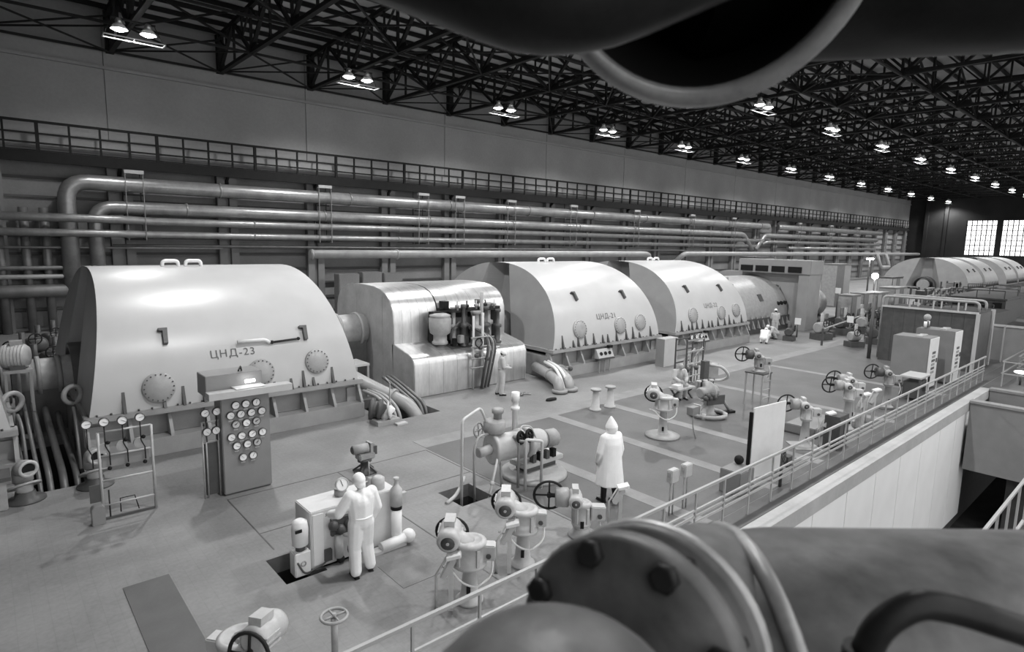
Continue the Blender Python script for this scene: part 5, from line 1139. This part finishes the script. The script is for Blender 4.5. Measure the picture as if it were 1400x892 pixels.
    if cap == 'cap':
        m = MB(); m.sph(hd+up*.035-hdir*.005, .112, 18, 10, (.90, 1.0, .92), rot); remesh(m, 'cap', .012, CLOTH_W, t, 1); MB().lathe([(.104, -.02), (.11, 0), (.106, .03)], hd+up*.02, up, 20, cap=False).build('cap_band', CLOTH_W, t)
        if J.get('peak'): MB().box(hd+hdir*.13+up*.02, (.13, .09, .012), rz=math.atan2(-hdir.x, hdir.y)).build('cap_peak', suit, t)
    elif cap == 'snug':
        m = MB(); m.sph(hd+up*.02-hdir*.012, .118, 18, 12, (.88, 1.0, 1.02), rot); m.sph(hd-hdir*.045-up*.06, .085, 12, 8, (.95, .8, .9), rot); remesh(m, 'cap', .012, CLOTH_W, t, 2)
    elif cap == 'hood':
        m = MB(); m.lathe([(.085, -.13), (.112, -.07), (.132, -.01), (.112, .05), (.08, .11), (.045, .17), (.015, .215), (.001, .225)], hd-hdir*.015, up, 22); m.sph(hd-hdir*.06-up*.06, .085, 12, 8); remesh(m, 'pointed_cap', .012, CLOTH_W, t, 2)
    MB().sph(hd-hdir*.02-up*.03, .092, 14, 8, (.86, .95, .8), rot).build('hair', HAIR, t)
    return t
def stance(**k):
    J = dict(pelvis=(0, 0, .96), chest=(0, .0, 1.28), neck=(0, -.0, 1.50), head=(0, .02, 1.635), sh_l=(-.19, 0, 1.42), sh_r=(.19, 0, 1.42), el_l=(-.25, -.02, 1.13), el_r=(.25, -.02, 1.13), wr_l=(-.26, .06, .90), wr_r=(.26, .06, .90),
             hip_l=(-.095, 0, .92), hip_r=(.095, 0, .92), kn_l=(-.11, .02, .50), kn_r=(.11, .02, .50), an_l=(-.12, -.03, .085), an_r=(.12, -.03, .085), toe_l=(-.13, .14, .045), toe_r=(.13, .14, .045)); J.update(k); return J
# operator seen from behind, left hand on the console controls
person('person in white coveralls and white cap working at the console, back turned', (4.44, 8.72, 0), -.05, stance(el_l=(-.36, .06, 1.14), wr_l=(-.40, .30, 1.06), hand_l=(-.1, 1, -.1), palm_l=(.3, 0, -1), el_r=(.30, .02, 1.12), wr_r=(.27, .16, .88), kn_r=(.13, .08, .5), an_r=(.17, .03, .085), toe_r=(.22, .19, .045), an_l=(-.13, -.06, .085), toe_l=(-.13, .11, .045), head=(-.01, .045, 1.63), face=(-.15, 1, -.35), loose=.034), .011, CLOTH_W, cap='snug', s=1.0)
# figure in a long white coat with a pointed white cap
person('person in a long white coat and pointed white cap crossing the floor', (9.92, 7.95, 0), -.15, stance(el_l=(-.27, .02, 1.12), wr_l=(-.24, .12, .90), el_r=(.26, -.03, 1.12), wr_r=(.25, .03, .86), face=(-.45, 1, -.1), kn_l=(-.09, .05, .5), an_l=(-.1, .05, .085), toe_l=(-.1, .21, .045), an_r=(.1, -.12, .085), toe_r=(.1, .05, .045), belt=False), .011, CLOTH_W, cap='hood',
       coat=[(.42, .315, .285), (.55, .30, .27), (.8, .275, .24), (.98, .255, .22), (1.12, .25, .21), (1.3, .25, .195), (1.43, .24, .16), (1.50, .15, .11)], trousers=SHOE, s=1.04)
# technician by the silver cylinder, side on, looking at something held
person('person in pale grey coveralls standing at the silver cylinder valve gear', (14.02, 16.4, 0), -2.15, stance(el_l=(-.26, .05, 1.14), wr_l=(-.12, .27, 1.10), el_r=(.26, .05, 1.14), wr_r=(.12, .28, 1.08), hand_l=(.6, 1, 0), palm_l=(1, 0, -.5), hand_r=(-.6, 1, 0), palm_r=(-1, 0, -.5), face=(.1, 1, -.45), head=(0, .05, 1.62), an_l=(-.12, -.16, .085), toe_l=(-.13, .01, .045), kn_l=(-.11, -.06, .5), peak=True), .014, CLOTH_G, s=.96)
# mechanic standing by the generator
person('person in pale coveralls and white cap standing by the generator', (37.4, 17.35, 0), -.9, stance(el_l=(-.24, .06, 1.15), wr_l=(-.1, .26, 1.05), el_r=(.24, .06, 1.15), wr_r=(.1, .26, 1.05), face=(0, 1, -.4), peak=True), .02, CLOTH_G, s=.97)
def crouch(**k):
    J = stance(pelvis=(0, -.18, .36), chest=(0, .16, .62), neck=(0, .36, .72), head=(0, .48, .74), face=(0, .7, -.7), sh_l=(-.19, .27, .68), sh_r=(.19, .27, .68), el_l=(-.24, .42, .42), el_r=(.24, .42, .42), wr_l=(-.15, .62, .26), wr_r=(.15, .62, .26),
               hip_l=(-.1, -.16, .34), hip_r=(.1, -.16, .34), kn_l=(-.16, .24, .46), kn_r=(.16, .24, .46), an_l=(-.13, -.02, .085), an_r=(.13, -.02, .085), toe_l=(-.14, .15, .045), toe_r=(.14, .15, .045), belt=False); J.update(k); return J
person('person in white crouching with bent back at the third casing base', (33.9, 16.3, 0), -1.3, crouch(), .02, CLOTH_W)
person('person in grey crouching beside the standing mechanic', (36.1, 16.7, 0), 1.0, crouch(), .02, CLOTH_G)
# seated figure on the bench
person('person in pale clothes sitting on the low bench by the pipe rack', (19.05, 12.25, 0), 2.6, stance(pelvis=(0, -.12, .56), chest=(0, .0, .86), neck=(0, .1, 1.07), head=(0, .17, 1.19), face=(0, 1, -.5), sh_l=(-.19, .05, .99), sh_r=(.19, .05, .99), el_l=(-.24, .16, .75), el_r=(.24, .16, .75), wr_l=(-.12, .36, .68), wr_r=(.12, .36, .68), hip_l=(-.1, -.1, .54), hip_r=(.1, -.1, .54), kn_l=(-.13, .34, .53), kn_r=(.13, .34, .53), an_l=(-.13, .32, .085), an_r=(.13, .32, .085), toe_l=(-.14, .49, .045), toe_r=(.14, .49, .045), belt=False), .02, CLOTH_G, cap=None)
